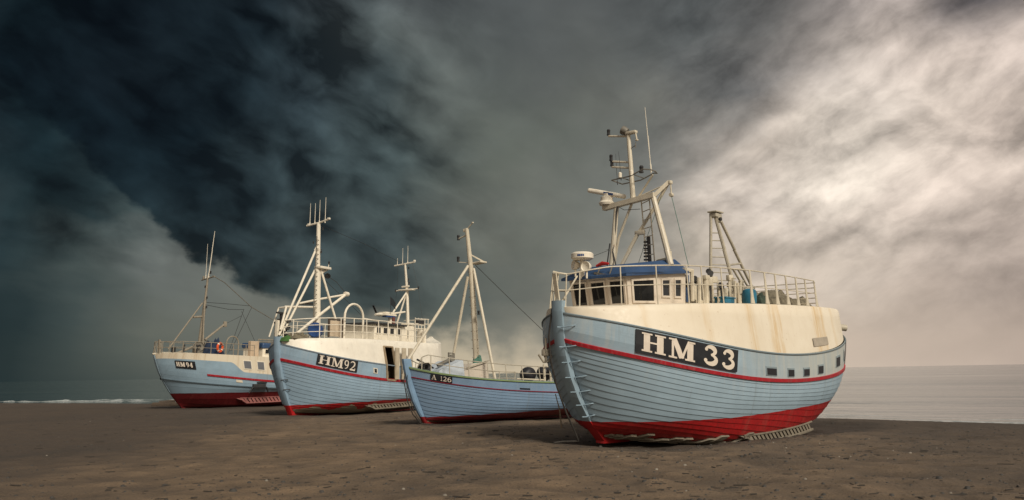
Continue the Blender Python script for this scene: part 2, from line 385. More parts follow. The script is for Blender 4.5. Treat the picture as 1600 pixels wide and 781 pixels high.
# ------------------------------------------------------------------ beach and sea
VS = [-60, -20, 0, 12, 30, 50, 62, 82, 120, 200]; US = [22, 27.5, 30, 32.8, 36, 38.3, 38.0, 34.6, 27, 10]
SEA_Z = -0.62
def shore_u(v): return np.interp(v, VS, US)
def gz(x, y):
    u = .588 * x + .809 * y; v = -.809 * x + .588 * y
    us = shore_u(v)
    return -np.maximum(0, u - 12) / 80. - np.maximum(0, u - us) / 6. * (1 - .6 * np.clip((u - us - 6) / 30, 0, 1))
def vnoise(x, y, seed):
    """smooth value noise on arrays"""
    xi = np.floor(x).astype(np.int64); yi = np.floor(y).astype(np.int64); fx = x - xi; fy = y - yi
    def h(a, b):
        n = (a * 374761393 + b * 668265263 + seed * 974711) & 0x7fffffff
        n = ((n ^ (n >> 13)) * 1274126177) & 0x7fffffff
        return ((n ^ (n >> 16)) & 0xffff) / 65535.
    sx = fx * fx * (3 - 2 * fx); sy = fy * fy * (3 - 2 * fy)
    return (h(xi, yi) * (1 - sx) + h(xi + 1, yi) * sx) * (1 - sy) + (h(xi, yi + 1) * (1 - sx) + h(xi + 1, yi + 1) * sx) * sy
def axis(lo, hi, c, d0, grow):
    a = [c]; d = d0
    while a[-1] < hi: a.append(a[-1] + d); d *= grow
    b = [c]; d = d0
    while b[-1] > lo: b.append(b[-1] - d); d *= grow
    return np.array(sorted(set(b + a)))
BOAT_PADS = []      # (x, y, dirx, diry, length, halfwidth): sand pushed up along hulls
def sand_height(X, Y):
    Z = gz(X, Y)
    U = .588 * X + .809 * Y; V = -.809 * X + .588 * Y
    dry = np.clip((shore_u(V) + 1.0 - U) / 4, 0, 1)
    n = (vnoise(X / 5, Y / 5, 1) - .5) * .10 + (vnoise(X / 1.7, Y / 1.7, 2) - .5) * .05
    n += (vnoise(X / .62, Y / .62, 3) - .5) * .042 + (vnoise(X / .3, Y / .3, 4) - .5) * .035
    # trodden hollows
    p = vnoise(X / .42 + 9, Y / .42, 5); n -= np.clip(p - .62, 0, 1) * .15
    Z = Z + n * dry * np.clip(1.15 - Y / 160, .4, 1)
    for (bx_, by_, yaw, a0, a1, off, w, dep) in SCOOPS:
        c, s_ = math.cos(yaw), math.sin(yaw); lx = (X - bx_) * c + (Y - by_) * s_; ly = -(X - bx_) * s_ + (Y - by_) * c
        e = np.clip((lx - a1) / 1.5, 0, 1) * np.clip((a0 - lx) / 1.5, 0, 1)
        Z = Z - dep * np.clip(e, 0, 1) * np.exp(-((ly - off) / w) ** 4)
        Z = Z + .05 * e * np.exp(-((ly - off - w * 1.45) / .5) ** 2)
    return Z
SCOOPS = [(2.192, 20.995, R(-134.5), 1.6, -11.5, .4, 2.3, .14), (-10.377, 39.511, R(-120), .8, -10, .3, 2.4, .06)]
def build_beach():
    xs = axis(-260, 160, 2, .085, 1.0085); ys = axis(-40, 150, 11, .085, 1.0075)
    X, Y = np.meshgrid(xs, ys); Z = sand_height(X, Y)
    co = np.stack([X, Y, Z], -1).reshape(-1, 3); n, mcols = X.shape
    idx = np.arange(n * mcols).reshape(n, mcols)
    q = np.stack([idx[:-1, :-1], idx[:-1, 1:], idx[1:, 1:], idx[1:, :-1]], -1).reshape(-1, 4)
    me = bpy.data.meshes.new('beach'); me.vertices.add(len(co)); me.vertices.foreach_set('co', co.ravel())
    me.loops.add(q.size); me.loops.foreach_set('vertex_index', q.ravel().astype(np.int32))
    me.polygons.add(len(q)); me.polygons.foreach_set('loop_start', np.arange(0, q.size, 4, dtype=np.int32))
    me.polygons.foreach_set('use_smooth', np.ones(len(q), bool)); me.update(); me.validate()
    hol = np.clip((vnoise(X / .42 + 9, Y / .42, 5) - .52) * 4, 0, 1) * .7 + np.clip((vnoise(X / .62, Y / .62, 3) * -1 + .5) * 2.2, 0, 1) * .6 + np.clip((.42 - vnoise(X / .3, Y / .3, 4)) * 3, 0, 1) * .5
    contact_dark = np.zeros_like(X)  # mask round each hull for painted contact shade and dark debris
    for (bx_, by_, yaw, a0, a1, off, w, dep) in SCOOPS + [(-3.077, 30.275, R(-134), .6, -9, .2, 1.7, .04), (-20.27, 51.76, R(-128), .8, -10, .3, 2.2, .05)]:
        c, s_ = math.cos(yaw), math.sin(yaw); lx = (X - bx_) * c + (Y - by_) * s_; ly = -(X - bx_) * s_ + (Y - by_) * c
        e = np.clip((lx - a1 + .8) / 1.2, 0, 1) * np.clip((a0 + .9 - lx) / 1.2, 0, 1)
        contact_dark = np.maximum(contact_dark, e * np.exp(-np.abs((ly - off) / (w * (.95 + .35 * vnoise(X / 1.1, Y / 1.1, 8)))) ** 5))
    a2_ = me.attributes.new('shade_and_debris', 'FLOAT', 'POINT'); a2_.data.foreach_set('value', contact_dark.ravel().astype(np.float32))
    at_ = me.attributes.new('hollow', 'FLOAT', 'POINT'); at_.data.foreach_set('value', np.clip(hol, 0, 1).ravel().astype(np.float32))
    o = bpy.data.objects.new('beach', me); COL.objects.link(o); tag(o, kind='structure')
    m, nt, bs = material('beach_sand')
    c = nt.coord('Object')
    x, y, z = nt.xyz(c)
    flatc = nt.vec(x, y, 0.0)
    drift = nt.vec(nt.m('ADD', nt.m('MULTIPLY', x, .9), nt.m('MULTIPLY', y, -.2)), nt.m('MULTIPLY', y, .55), 0.0)
    big = nt.noise(drift, .16, 4, .6); mid = nt.noise(flatc, 1.1, 6, .65); fine = nt.noise(flatc, 13, 6, .72); grain = nt.noise(flatc, 60, 3, .7)
    col = nt.mix(nt.mr(mid, .24, .76), (.115, .079, .048), (.275, .188, .113))
    col = nt.mix(nt.m('MULTIPLY', nt.mr(big, .44, .66), .55), col, (.095, .070, .050))
    # light falloff painted into the sand: darker to either side of the boats
    side_falloff = nt.m('ADD', nt.m('MULTIPLY', nt.m('ABSOLUTE', nt.m('SUBTRACT', nt.m('ADD', x, nt.m('MULTIPLY', y, .10)), 1.5)), .11), nt.m('MULTIPLY', nt.m('SUBTRACT', big, .5), 1.6))
    col = nt.mix(nt.m('MULTIPLY', nt.mr(side_falloff, .40, 1.3, 0, 1, True), .80), col, (.050, .038, .030))
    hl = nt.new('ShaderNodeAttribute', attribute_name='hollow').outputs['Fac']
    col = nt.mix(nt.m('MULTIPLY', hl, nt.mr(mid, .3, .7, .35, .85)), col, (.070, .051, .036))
    # bands of shingle and dry weed
    weed = nt.m('MULTIPLY', nt.mr(nt.noise(drift, .33, 5, .6), .52, .66), nt.mr(fine, .40, .6))
    col = nt.mix(nt.m('MULTIPLY', weed, .75), col, (.040, .033, .026))
    col = nt.mix(nt.m('MULTIPLY', nt.mr(fine, .58, .68), .65), col, (.045, .034, .025))
    col = nt.mix(nt.m('MULTIPLY', nt.mr(grain, .60, .70), .5), col, (.05, .04, .032))
    col = nt.mix(nt.m('MULTIPLY', nt.mr(grain, .36, .28), .4), col, (.38, .31, .23))
    spk = nt.noise(flatc, 30, 4, .75)
    col = nt.mix(nt.m('MULTIPLY', nt.mr(spk, .54, .62), .7), col, (.040, .031, .024)); col = nt.mix(nt.m('MULTIPLY', nt.mr(spk, .40, .33), .35), col, (.36, .28, .20))
    sc_ = nt.new('ShaderNodeAttribute', attribute_name='shade_and_debris').outputs['Fac']
    col = nt.mix(nt.m('MULTIPLY', nt.m('MULTIPLY', sc_, nt.mr(fine, .30, .55, .5, 1.0)), .8), col, (.040, .031, .024))  # contact shadow put into the sand colour, together with dark debris
    # wet margin by the water
    uu = nt.m('ADD', nt.m('MULTIPLY', x, .588), nt.m('MULTIPLY', y, .809))
    wet = nt.mr(nt.m('ADD', z, nt.m('MULTIPLY', nt.m('SUBTRACT', big, .5), .1)), -.30, -.42, 0, 1, True)
    col = nt.mix(nt.m('MULTIPLY', wet, .6), col, (.045, .034, .026))
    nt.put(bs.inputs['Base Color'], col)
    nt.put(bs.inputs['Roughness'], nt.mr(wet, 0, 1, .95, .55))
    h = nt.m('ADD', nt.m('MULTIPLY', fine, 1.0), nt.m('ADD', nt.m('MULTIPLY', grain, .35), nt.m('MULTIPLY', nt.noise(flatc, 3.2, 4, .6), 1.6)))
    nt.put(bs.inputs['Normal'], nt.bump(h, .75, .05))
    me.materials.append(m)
build_beach()
def build_sea():
    mb = MB()
    s = 30000
    xs = [-s, -6000, -1500, -500, -250, 0, 250, 500, 1500, 6000, s]; ys = [-60, 0, 30, 60, 120, 250, 600, 1500, 6000, s]
    mb.grid([[(x, y, SEA_Z) for x in xs] for y in ys], smooth=False)
    m, nt, bs = material('sea_water')
    c = nt.coord('Object'); x, y, z = nt.xyz(c)
    # swell runs along the shore
    a = nt.m('ADD', nt.m('MULTIPLY', x, .588), nt.m('MULTIPLY', y, .809)); b = nt.m('SUBTRACT', nt.m('MULTIPLY', y, .588), nt.m('MULTIPLY', x, .809))
    wv = nt.vec(a, nt.m('MULTIPLY', b, .30), 0.0)
    n1 = nt.noise(wv, .30, 4, .55); n2 = nt.noise(wv, 1.5, 5, .6); n3 = nt.noise(nt.vec(a, nt.m('MULTIPLY', b, .25), 2.0), .06, 4, .55); n4 = nt.noise(nt.vec(a, nt.m('MULTIPLY', b, .2), 5.0), .012, 4, .6)
    h = nt.m('ADD', nt.m('ADD', nt.m('MULTIPLY', n1, 1.3), nt.m('MULTIPLY', n2, .40)), nt.m('ADD', nt.m('MULTIPLY', n3, 5.0), nt.m('MULTIPLY', n4, 14.0)))
    nt.put(bs.inputs['Base Color'], nt.mix(nt.mr(n3, .35, .65), (.050, .072, .070), (.075, .098, .092)))
    nt.put(bs.inputs['Roughness'], nt.mr(n4, .35, .65, .05, .14)); bs.inputs['IOR'].default_value = 1.42
    nt.put(bs.inputs['Normal'], nt.bump(h, .42, .6))
    o = mb.build('sea', m); tag(o, kind='structure')
build_sea()
def build_foam():
    mb = MB()
    for k, (off, w, v0, v1) in enumerate(((11.0, 1.1, 40, 110), (15.5, .6, 52, 100), (22.0, .8, 60, 82), (4.4, .4, -8, 14), (6.5, .3, -4, 12))):
        vs = np.arange(v0, v1, .25); row = []
        for v in vs:
            u = float(shore_u(v)) + 1.9 + off + (float(vnoise(np.array(v / 3.), np.array(k + .5), 21)) - .5) * 1.1
            ww = w * max(0, float(vnoise(np.array(v / 1.4), np.array(k + 3.5), 22)) - .28) * 1.6
            p = lambda uu: (.588 * uu - .809 * v, .809 * uu + .588 * v)
            row.append([(*p(u), SEA_Z + .012), (*p(u + ww * .5), SEA_Z + .012 + .17 * min(1, ww * .9)), (*p(u + ww), SEA_Z + .012)])
        mb.grid(row)
    m, nt, bs = material('surf_foam')
    nt.put(bs.inputs['Base Color'], nt.mix(nt.mr(nt.noise(nt.coord('Object'), 4, 4, .7), .4, .6), (.25, .29, .29), (.48, .50, .49)))
    bs.inputs['Roughness'].default_value = .8
    o = mb.build('surf_foam', m); tag(o, kind='stuff')
build_foam()

# ------------------------------------------------------------------ hulls
def planform(t, pb, ps, qb, qs):
    s = np.clip(np.sin(np.pi * t), 0, 1); k = np.clip((t - .25) / .5, 0, 1); k = k * k * (3 - 2 * k)
    p = pb + (ps - pb) * k; q = qb + (qs - qb) * k
    return 1 - (1 - s ** p) ** q
class Hull:
    """lines of one boat in its own frame: x forward, y to port, z up"""
    def __init__(s, O, Rm, stem, stern, levels):
        s.M = Matrix([list(Rm[i]) + [O[i]] for i in range(3)] + [[0, 0, 0, 1]])
        s.stem = np.array(stem); s.stern = np.array(stern)
        s.lv = levels                      # name -> (v, z poly, B, planform)
        s.order = sorted((k for k in levels if levels[k][0] is not None and levels[k][0] <= 1), key=lambda k: levels[k][0])
    def xs(s, z): return np.interp(z, s.stem[:, 1], s.stem[:, 0])
    def xe(s, z): return np.interp(z, s.stern[:, 1], s.stern[:, 0])
    def level(s, name, t, inset=0.0, dz=0.0):
        v, zp, B, pf = s.lv[name]; t = np.asarray(t, float)
        z = np.polyval(zp, t)
        x = s.xs(z) + (s.xe(z) - s.xs(z)) * (1 - np.cos(np.pi * t)) / 2
        y = .09 + (B - .09) * planform(t, *pf)
        P = np.stack([x, y, z + dz], -1)
        if inset:
            P2 = s.level(name, np.clip(t + 1e-3, 0, 1)); P1 = s.level(name, np.clip(t - 1e-3, 0, 1))
            d = P2 - P1; n = np.stack([d[..., 1], -d[..., 0]], -1); n /= np.linalg.norm(n, axis=-1, keepdims=True) + 1e-9
            n *= np.where(n[..., 1:2] > 0, -1, 1)      # towards the centreline
            P[..., :2] += n * inset; P[..., 1] = np.maximum(P[..., 1], .02)
        return P
    def S(s, t, v):
        """point on the port skin"""
        names = s.order; vs = [s.lv[k][0] for k in names]
        C = [s.level(k, t) for k in names]
        n = len(vs); i = 0
        while i < n - 2 and v > vs[i + 1]: i += 1
        h = vs[i + 1] - vs[i]; a = (v - vs[i]) / h
        def slope(j):
            if j == 0: return (C[1] - C[0]) / (vs[1] - vs[0])
            if j == n - 1: return (C[-1] - C[-2]) / (vs[-1] - vs[-2])
            return ((C[j + 1] - C[j]) / (vs[j + 1] - vs[j]) * (vs[j] - vs[j - 1]) + (C[j] - C[j - 1]) / (vs[j] - vs[j - 1]) * (vs[j + 1] - vs[j])) / (vs[j + 1] - vs[j - 1])
        m0, m1 = slope(i) * h, slope(i + 1) * h
        return (2 * a**3 - 3 * a**2 + 1) * C[i] + (a**3 - 2 * a**2 + a) * m0 + (-2 * a**3 + 3 * a**2) * C[i + 1] + (a**3 - a**2) * m1
    def N(s, t, v):
        e = 2e-3; t0, t1 = np.clip(np.asarray(t) - e, 0, 1), np.clip(np.asarray(t) + e, 0, 1); v0, v1 = max(0, v - .01), min(1, v + .01)
        a = s.S(t1, v) - s.S(t0, v); b = s.S(t, v1) - s.S(t, v0)
        n = np.cross(b, a); n /= np.linalg.norm(n, axis=-1, keepdims=True) + 1e-12
        return n * np.where(n[..., 1:2] < 0, -1, 1)
    def T(s, px, table):
        return np.interp(px, [p for p, _ in table], [t for _, t in table])

def build_hull(h, mat, parent, n_strakes, v_stripe, v_wl, s_wl, lap=.022, top_rows=3, door=None, nt_=110):
    """clinker skin, both sides: every strake laps over the one below"""
    T = (np.linspace(0, 1, nt_)); T = np.sort(np.concatenate([T, [.004, .012]] + ([[door[0], door[1]]] if door else [])))
    sw = np.interp(T, [0, .15, .35, .6, .85, 1], s_wl); gam = np.log(v_wl / v_stripe) / np.log(sw)
    rows = []
    def row(vfun, off):
        P = np.zeros((len(T), 3)); V = np.zeros(len(T))
        for i, t in enumerate(T):
            v = vfun(i); P[i] = h.S(t, v) + h.N(min(max(t, .004), .996), v) * off * min(1, t / .02, (1 - t) / .02 + .15); V[i] = v
        rows.append((P, V))
    for j in range(n_strakes):
        lo = lambda i, j=j: v_stripe * (j / n_strakes) ** gam[i]
        hi = lambda i, j=j: v_stripe * ((j + 1) / n_strakes) ** gam[i]
        row(lo, lap if j else 0.0); row(hi, 0.0)
    for j in range(top_rows):
        a = v_stripe + (1 - v_stripe) * j / top_rows; b = v_stripe + (1 - v_stripe) * (j + 1) / top_rows
        row(lambda i: a, lap * .12); row(lambda i: b, lap * .05)
    P = np.array([r[0] for r in rows]); V = np.array([r[1] for r in rows])
    nr, nc = V.shape
    me = bpy.data.meshes.new('hull')
    vs = []; fs = []; uvs = []
    for side in (1, -1):
        b = len(vs); Q = P.copy(); Q[..., 1] *= side; vs += [tuple(p) for p in Q.reshape(-1, 3)]
        for i in range(nr - 1):
            for j in range(nc - 1):
                if door and side == 1 and T[j] >= door[0] - 1e-6 and T[j + 1] <= door[1] + 1e-6 and V[i, j] >= door[2] - 1e-6: continue
                q = [(i, j), (i, j + 1), (i + 1, j + 1), (i + 1, j)]
                if side == -1: q = q[::-1]
                fs.append([b + a * nc + c for a, c in q]); uvs += [(-P[a, c, 0], V[a, c]) for a, c in q]
    me.from_pydata(vs, [], fs); me.update()
    uvl = me.uv_layers.new(name='UVMap'); uvl.data.foreach_set('uv', np.array(uvs, float).ravel())
    me.polygons.foreach_set('use_smooth', np.ones(len(fs), bool)); me.set_sharp_from_angle(angle=R(28))
    me.materials.append(mat)
    o = bpy.data.objects.new('hull', me); COL.objects.link(o); o.parent = parent
    return o
def build_stem(h, parent, mats, z_red, top, width=.20, depth=.16, name='stem'):
    """upright timber at the bow and the keel below"""
    mb = MB(); zs = np.concatenate([[-.06, 0.0], np.linspace(.1, z_red, 4), np.linspace(z_red + .002, top, 36)])
    ring = []
    for z in zs:
        x = float(h.xs(max(z, 0))); k = 1 + .25 * (z / top)
        w = width / 2 * k
        ring.append([(x - .12, w, z), (x + depth * .75, w, z), (x + depth * k, w * .55, z), (x + depth * k, -w * .55, z), (x + depth * .75, -w, z), (x - .12, -w, z)])
    for i in range(len(zs) - 1):
        mb.cur = 1 if zs[i] < z_red - .001 else 0
        mb.grid([ring[i], ring[i + 1]], closed_u=True, smooth=True)
    mb.cur = 0; mb.add(ring[-1], [(0, 1, 2, 3, 4, 5)])
    st = mb.build(name, mats, parent)
    kb = MB(); xe0 = float(h.xe(0)); kb.box(((float(h.xs(0)) + xe0) / 2, 0, .04), (float(h.xs(0)) - xe0, .2, .22))
    kb.build('keel', mats[1], parent)
    # sternpost
    sb = MB(); pts = [(float(h.xe(z)) - .03, 0, z) for z in np.linspace(0, np.polyval(h.lv['sheer'][1], 1.0), 9)]
    for p, q in zip(pts, pts[1:]): sb.flat(p, q, .16, .2, up=(1, 0, 0))
    sb.build('sternpost', mats[0], parent)
    return st
def strip_on_hull(mb, h, v, t0, t1, hgt, thick, n=60, both=True):
    """a moulding along the skin at level v"""
    for side in ((1, -1) if both else (1,)):
        ring = []
        for t in np.linspace(t0, t1, n):
            p = h.S(t, v); nn = h.N(min(max(t, .01), .99), v); up = h.S(t, min(1, v + .02)) - h.S(t, max(0, v - .02)); up /= np.linalg.norm(up)
            f = np.array([1, side, 1])
            ring.append([(p + up * a * hgt / 2 + nn * b) * f for a, b in ((-1, -.02), (-.9, thick), (.9, thick), (1, -.02))])
        mb.grid(ring, closed_u=True, smooth=False, flip=side < 0)
        mb.add(ring[0], [(0, 1, 2, 3)]); mb.add(ring[-1], [(3, 2, 1, 0)])
def plate_on_hull(mb, h, tfun, a0, a1, b0, b1, off, thick=.012, n=10, m=4):
    """thin board following the skin; tfun maps board coordinate a to (t), b runs through v"""
    A = np.linspace(a0, a1, n); B = np.linspace(b0, b1, m)
    def pt(a, b, o):
        t = float(tfun(a, b)); v = b; return h.S(t, v) + h.N(t, v) * o
    F = [[pt(a, b, off + thick) for a in A] for b in B]; K = [[pt(a, b, off - .01) for a in A] for b in B]
    mb.grid(F, smooth=False, flip=False)
    edge = lambda r: [r[0][j] for j in range(n)] + [r[i][-1] for i in range(1, m)] + [r[-1][j] for j in range(n - 2, -1, -1)] + [r[i][0] for i in range(m - 2, 0, -1)]
    e0, e1 = edge(F), edge(K); mb.grid([e0, e1], closed_u=True, smooth=False, flip=False)

# ------------------------------------------------------------------ lettering
def arc(cx, cy, rx, ry, a0, a1, n=14): return [(cx + rx * math.cos(R(a0 + (a1 - a0) * i / n)), cy + ry * math.sin(R(a0 + (a1 - a0) * i / n))) for i in range(n + 1)]
def rect(x0, y0, x1, y1): return ([(x0, (y0 + y1) / 2), (x1, (y0 + y1) / 2)], [y1 - y0] * 2)
def rectv(x, y0, y1, w): return ([(x, y0), (x, (y0 + y1) / 2), (x, y1)], [w] * 3)
def widths(n, fn): return [fn(i / (n - 1)) for i in range(n)]
def glyph(ch, thin=.09, thick=.26):
    """strokes in a unit box: (polyline, widths)"""
    sf = .085; g = []
    if ch == 'H':
        g = [rectv(.22, sf, 1 - sf, thick), rectv(.78, sf, 1 - sf, thick), rect(.22 + thick / 2, .46, .78 - thick / 2, .46 + thin)]
        for x in (.22, .78):
            for y in (0, 1 - sf): g.append(rect(x - thick * .5 - .09, y, x + thick * .5 + .09, y + sf))
    elif ch == 'M':
        g = [rectv(.16, sf, 1 - sf, thin), rectv(.82, sf, 1 - sf, thick * .85), ([(.20, 1), (.36, .52), (.50, .06)], [thick * .75] * 3), ([(.51, .06), (.63, .5), (.77, 1)], [thin] * 3)]
        g += [rect(.0, 0, .32, sf), rect(.62, 0, 1, sf), rect(0, 1 - sf, .22, 1), rect(.78, 1 - sf, 1, 1)]
    elif ch == '3':
        w = lambda a: thin + (thick - thin) * math.sin(math.pi * a) ** 1.2
        p1 = arc(.42, .745, .33, .21, 150, -82); p2 = arc(.42, .285, .41, .24, 82, -150)
        g = [(p1, widths(len(p1), w)), (p2, widths(len(p2), w)), (arc(.16, .80, .06, .045, 0, 360), [.09] * 15), (arc(.12, .20, .07, .05, 0, 360), [.1] * 15)]
    elif ch == '9':
        p = arc(.5, .68, .33, .27, 0, 360, 20); q = [(.86, .68), (.84, .42), (.70, .20), (.48, .09), (.24, .07)]
        g = [(p, [thin + (thick - thin) * abs(math.cos(2 * math.pi * i / 20)) for i in range(21)]), (q, [thick * .9, thick * .8, thick * .7, thin, thin * .9])]
    elif ch == '6':
        for p, w in glyph('9', thin, thick): g.append(([(1 - x, 1 - y) for x, y in p], w))
    elif ch == '2':
        p = arc(.46, .72, .34, .24, 165, -25, 14); q = [(.77, .62), (.62, .43), (.36, .24), (.14, .08)]
        g = [(p, widths(len(p), lambda a: thin + (thick - thin) * a)), (q, [thick, thick * .7, thin * 1.1, thin]), rect(.08, 0, .9, .15), rectv(.86, .12, .28, .08)]
    elif ch == '4':
        g = [rectv(.68, sf, 1, thick), ([(.62, .98), (.34, .62), (.06, .30)], [thin] * 3), rect(.02, .25, .98, .25 + thin * 1.1), rect(.46, 0, .9, sf)]
    elif ch == '1':
        g = [rectv(.5, sf, 1, thick), ([(.46, .96), (.2, .84)], [.12, .05]), rect(.15, 0, .85, sf)]
    elif ch == 'A':
        g = [([(.18, sf), (.34, .53), (.5, 1)], [thin] * 3), ([(.52, 1), (.66, .53), (.82, sf)], [thick * .8] * 3), rect(.28, .3, .7, .3 + thin), rect(0, 0, .36, sf), rect(.62, 0, 1, sf)]
    return g
def letters(surf, text, boxes, off, parent, thin=.09, thick=.26):
    """surf(a, b, o) -> point on the board, boxes = (a0, a1, b0, b1) of each character; every character its own part"""
    for ch, (a0, a1, b0, b1) in zip(text, boxes):
        mb = MB(); k = 0
        for pts, w in glyph(ch, thin, thick):
            n = len(pts); rowA = []; rowB = []; o = off + .0012 * k; k += 1
            for i, (x, y) in enumerate(pts):
                x0, y0 = pts[max(i - 1, 0)]; x1, y1 = pts[min(i + 1, n - 1)]
                dx, dy = x1 - x0, y1 - y0; L = math.hypot(dx, dy) or 1
                nx, ny = -dy / L * w[i] / 2, dx / L * w[i] / 2
                rowA.append(surf(a0 + (x + nx) * (a1 - a0), b0 + (y + ny) * (b1 - b0), o)); rowB.append(surf(a0 + (x - nx) * (a1 - a0), b0 + (y - ny) * (b1 - b0), o))
            mb.grid([rowA, rowB], smooth=False)
        mb.build('digit' if ch.isdigit() else 'letter', M['letter'], parent)
def number_board(h, parent, text, boxes, board, thin, thick, slant=0.0, frame=None):
    """board = (table of a lettering scale to t, its two ends, v0, v1)"""
    tab, p0, p1, v0, v1 = board
    tf = lambda a, b: np.interp(p0 + (p1 - p0) * a + slant * (b - v0) / (v1 - v0), [p for p, _ in tab], [t for _, t in tab])
    mb = MB(); plate_on_hull(mb, h, tf, 0, 1, v0, v1, .028, .014, 14, 4); b = mb.build('number_board', M['black_board'], parent)
    def surf(a, c, o):
        v = v0 + (v1 - v0) * c; t = float(tf(a, v)); return h.S(t, v) + h.N(t, v) * o
    letters(surf, text, boxes, .047, b, thin, thick)
    return b

def railing(parent, top, foot, posts, r=.022, mids=(.5,), post_r=.024, flat_from=None, mat=None, name='railing', close=None):
    """top(t), foot(t): curves; one rail object with its posts as sub-parts"""
    mat = mat or M['cream_steel']
    mb = MB(); ts = np.linspace(posts[0], posts[-1], 40)
    mb.tube([top(t) for t in ts], r)
    for k in mids: mb.tube([np.asarray(foot(t)) * (1 - k) + np.asarray(top(t)) * k for t in ts], r * .75, 6)
    rail = mb.build(name, mat, parent)
    for i, t in enumerate(posts):
        pb = MB(); a, b = np.asarray(foot(t)), np.asarray(top(t))
        if flat_from is not None and t >= flat_from:
            d = np.asarray(top(t + .01)) - np.asarray(top(t - .01)); d[2] = 0; d /= np.linalg.norm(d)
            for (z0, w0), (z1, w1) in zip(((0, .20), (.22, .12), (.6, .085)), ((.22, .12), (.6, .085), (1, .06))):
                p, q = a + (b - a) * z0, a + (b - a) * z1; nn = np.cross(d, [0, 0, 1]) * .012
                pb.add([p - d * w0 / 2 - nn, p + d * w0 / 2 - nn, p + d * w0 / 2 + nn, p - d * w0 / 2 + nn, q - d * w1 / 2 - nn, q + d * w1 / 2 - nn, q + d * w1 / 2 + nn, q - d * w1 / 2 + nn],
                       [(0, 1, 5, 4), (1, 2, 6, 5), (2, 3, 7, 6), (3, 0, 4, 7)] + ([(4, 5, 6, 7)] if z1 == 1 else []))
        else: pb.tube([a - np.array([0, 0, .02]), b], post_r, 7)
        pb.build('post', mat, rail)
    return rail
def shelter(h, parent, lower, upper, mat, inset_lo=.03, tum=.10, name='shelter_deck', nt_=90, door=None, t1=1.0, camber=.06):
    """raised white topsides with a rounded edge and the deck over them"""
    T = np.linspace(0, t1, nt_)
    if door: T = np.sort(np.concatenate([T, door[:2]]))
    A = h.level(lower, T, inset_lo); B = h.level(upper, T, 0); Bi = h.level(upper, T, tum)
    H = np.maximum(B[:, 2:3] - A[:, 2:3], .03)
    dz = np.minimum(H * .3, .12); z = np.zeros_like(dz)
    rows = [A, A * .62 + B * .38, A * .2 + B * .8 ]
    rows[2] = A * .27 + B * .73
    rows.append(B - np.concatenate([z, z, dz * .35], 1)); rows.append(B * .55 + Bi * .45 - np.concatenate([z, z, dz * .06], 1)); rows.append(Bi)
    for k in (.66, .33, 0.0):
        C = Bi.copy(); C[:, 1] *= k; C[:, 2] += camber * (1 - k * k) * np.sin(np.pi * np.clip(T, .02, .98)); rows.append(C)
    P = np.array(rows); mb = MB()
    for side in (1, -1):
        Q = P.copy(); Q[..., 1] *= side
        nr, nc = Q.shape[:2]; fs = []
        for i in range(nr - 1):
            for j in range(nc - 1):
                if door and side == 1 and T[j] >= door[0] - 1e-6 and T[j + 1] <= door[1] + 1e-6 and i < door[2]: continue
                q = (i * nc + j, i * nc + j + 1, (i + 1) * nc + j + 1, (i + 1) * nc + j); fs.append(q if side == 1 else q[::-1])
        mb.add(Q.reshape(-1, 3), fs, True)
    return mb.build(name, mat, parent, sharp=50)
def sheathing(h, parent, mat, t0, t1, v0, v1, n, name='bilge_sheathing'):
    """short weathered boards nailed slantwise over the bilge"""
    rnd = random.Random(3)
    for side in (1, -1):
        mb = MB()
        for i in range(n):
            a = t0 + (t1 - t0) * i / n; w = (t1 - t0) / n * (.55 + .4 * rnd.random()); top = v1 * (.75 + .5 * rnd.random()); sk = (t1 - t0) / n * (.9 + .5 * rnd.random())
            off = .03 + .012 * (i % 3); f = np.array([1, side, 1])
            def pt(k, v, o): t = a + k * w + sk * (v - v0) / (v1 - v0); t = min(t, .97); return (h.S(t, v) + h.N(t, v) * o) * f
            vv = np.linspace(v0, top, 5)
            F = [[pt(k, v, off + .025) for k in (0, .5, 1)] for v in vv]; B = [[pt(k, v, off - .03) for k in (0, .5, 1)] for v in vv]
            mb.grid(F, smooth=False, flip=side > 0)
            e = lambda r: r[0] + [q[-1] for q in r[1:]] + r[-1][-2::-1] + [q[0] for q in r[-2:0:-1]]
            mb.grid([e(F), e(B)], closed_u=True, smooth=False)
        mb.build(name, mat, parent)
def bilge_grating(h, parent, mats, t0, t1, v, drop, n, slat=.42):
    """chafing ladder hung along the turn of the bilge: two runners with slanted slats between"""
    for side in (1, -1):
        mb = MB()
        f = np.array([1, side, 1])
        def U(t): n_ = h.N(t, v); n_[2] = 0; n_ /= np.linalg.norm(n_); return h.S(t, v) + n_ * .05, n_
        def P(t, k):
            u, n_ = U(t); return (u + n_ * .02 * k + np.array([0, 0, -drop * k])) * f
        T = np.linspace(t0, t1, 40); sk = (t1 - t0) / n * .9
        tp_ = lambda t: np.clip((t - t0) / (t1 - t0) * 8, .25, 1)
        mb.tube([P(t, 0) for t in T], .028, 6); mb.tube([P(t, tp_(t)) for t in T], .04, 6)
        for i in range(n):
            t = t0 + (t1 - t0) * (i + .3) / n; d = (t1 - t0) / n * slat
            c = [P(t - d, tp_(t)), P(t + d, tp_(t)), P(t + d - sk, 0), P(t - d - sk, 0)]
            n_ = U(t)[1] * f * .05; k = [q - n_ for q in c]
            mb.add(c + k, [(0, 1, 2, 3), (0, 4, 5, 1), (1, 5, 6, 2), (2, 6, 7, 3), (3, 7, 4, 0)])
        mb.build('bilge_grating', mats, parent)
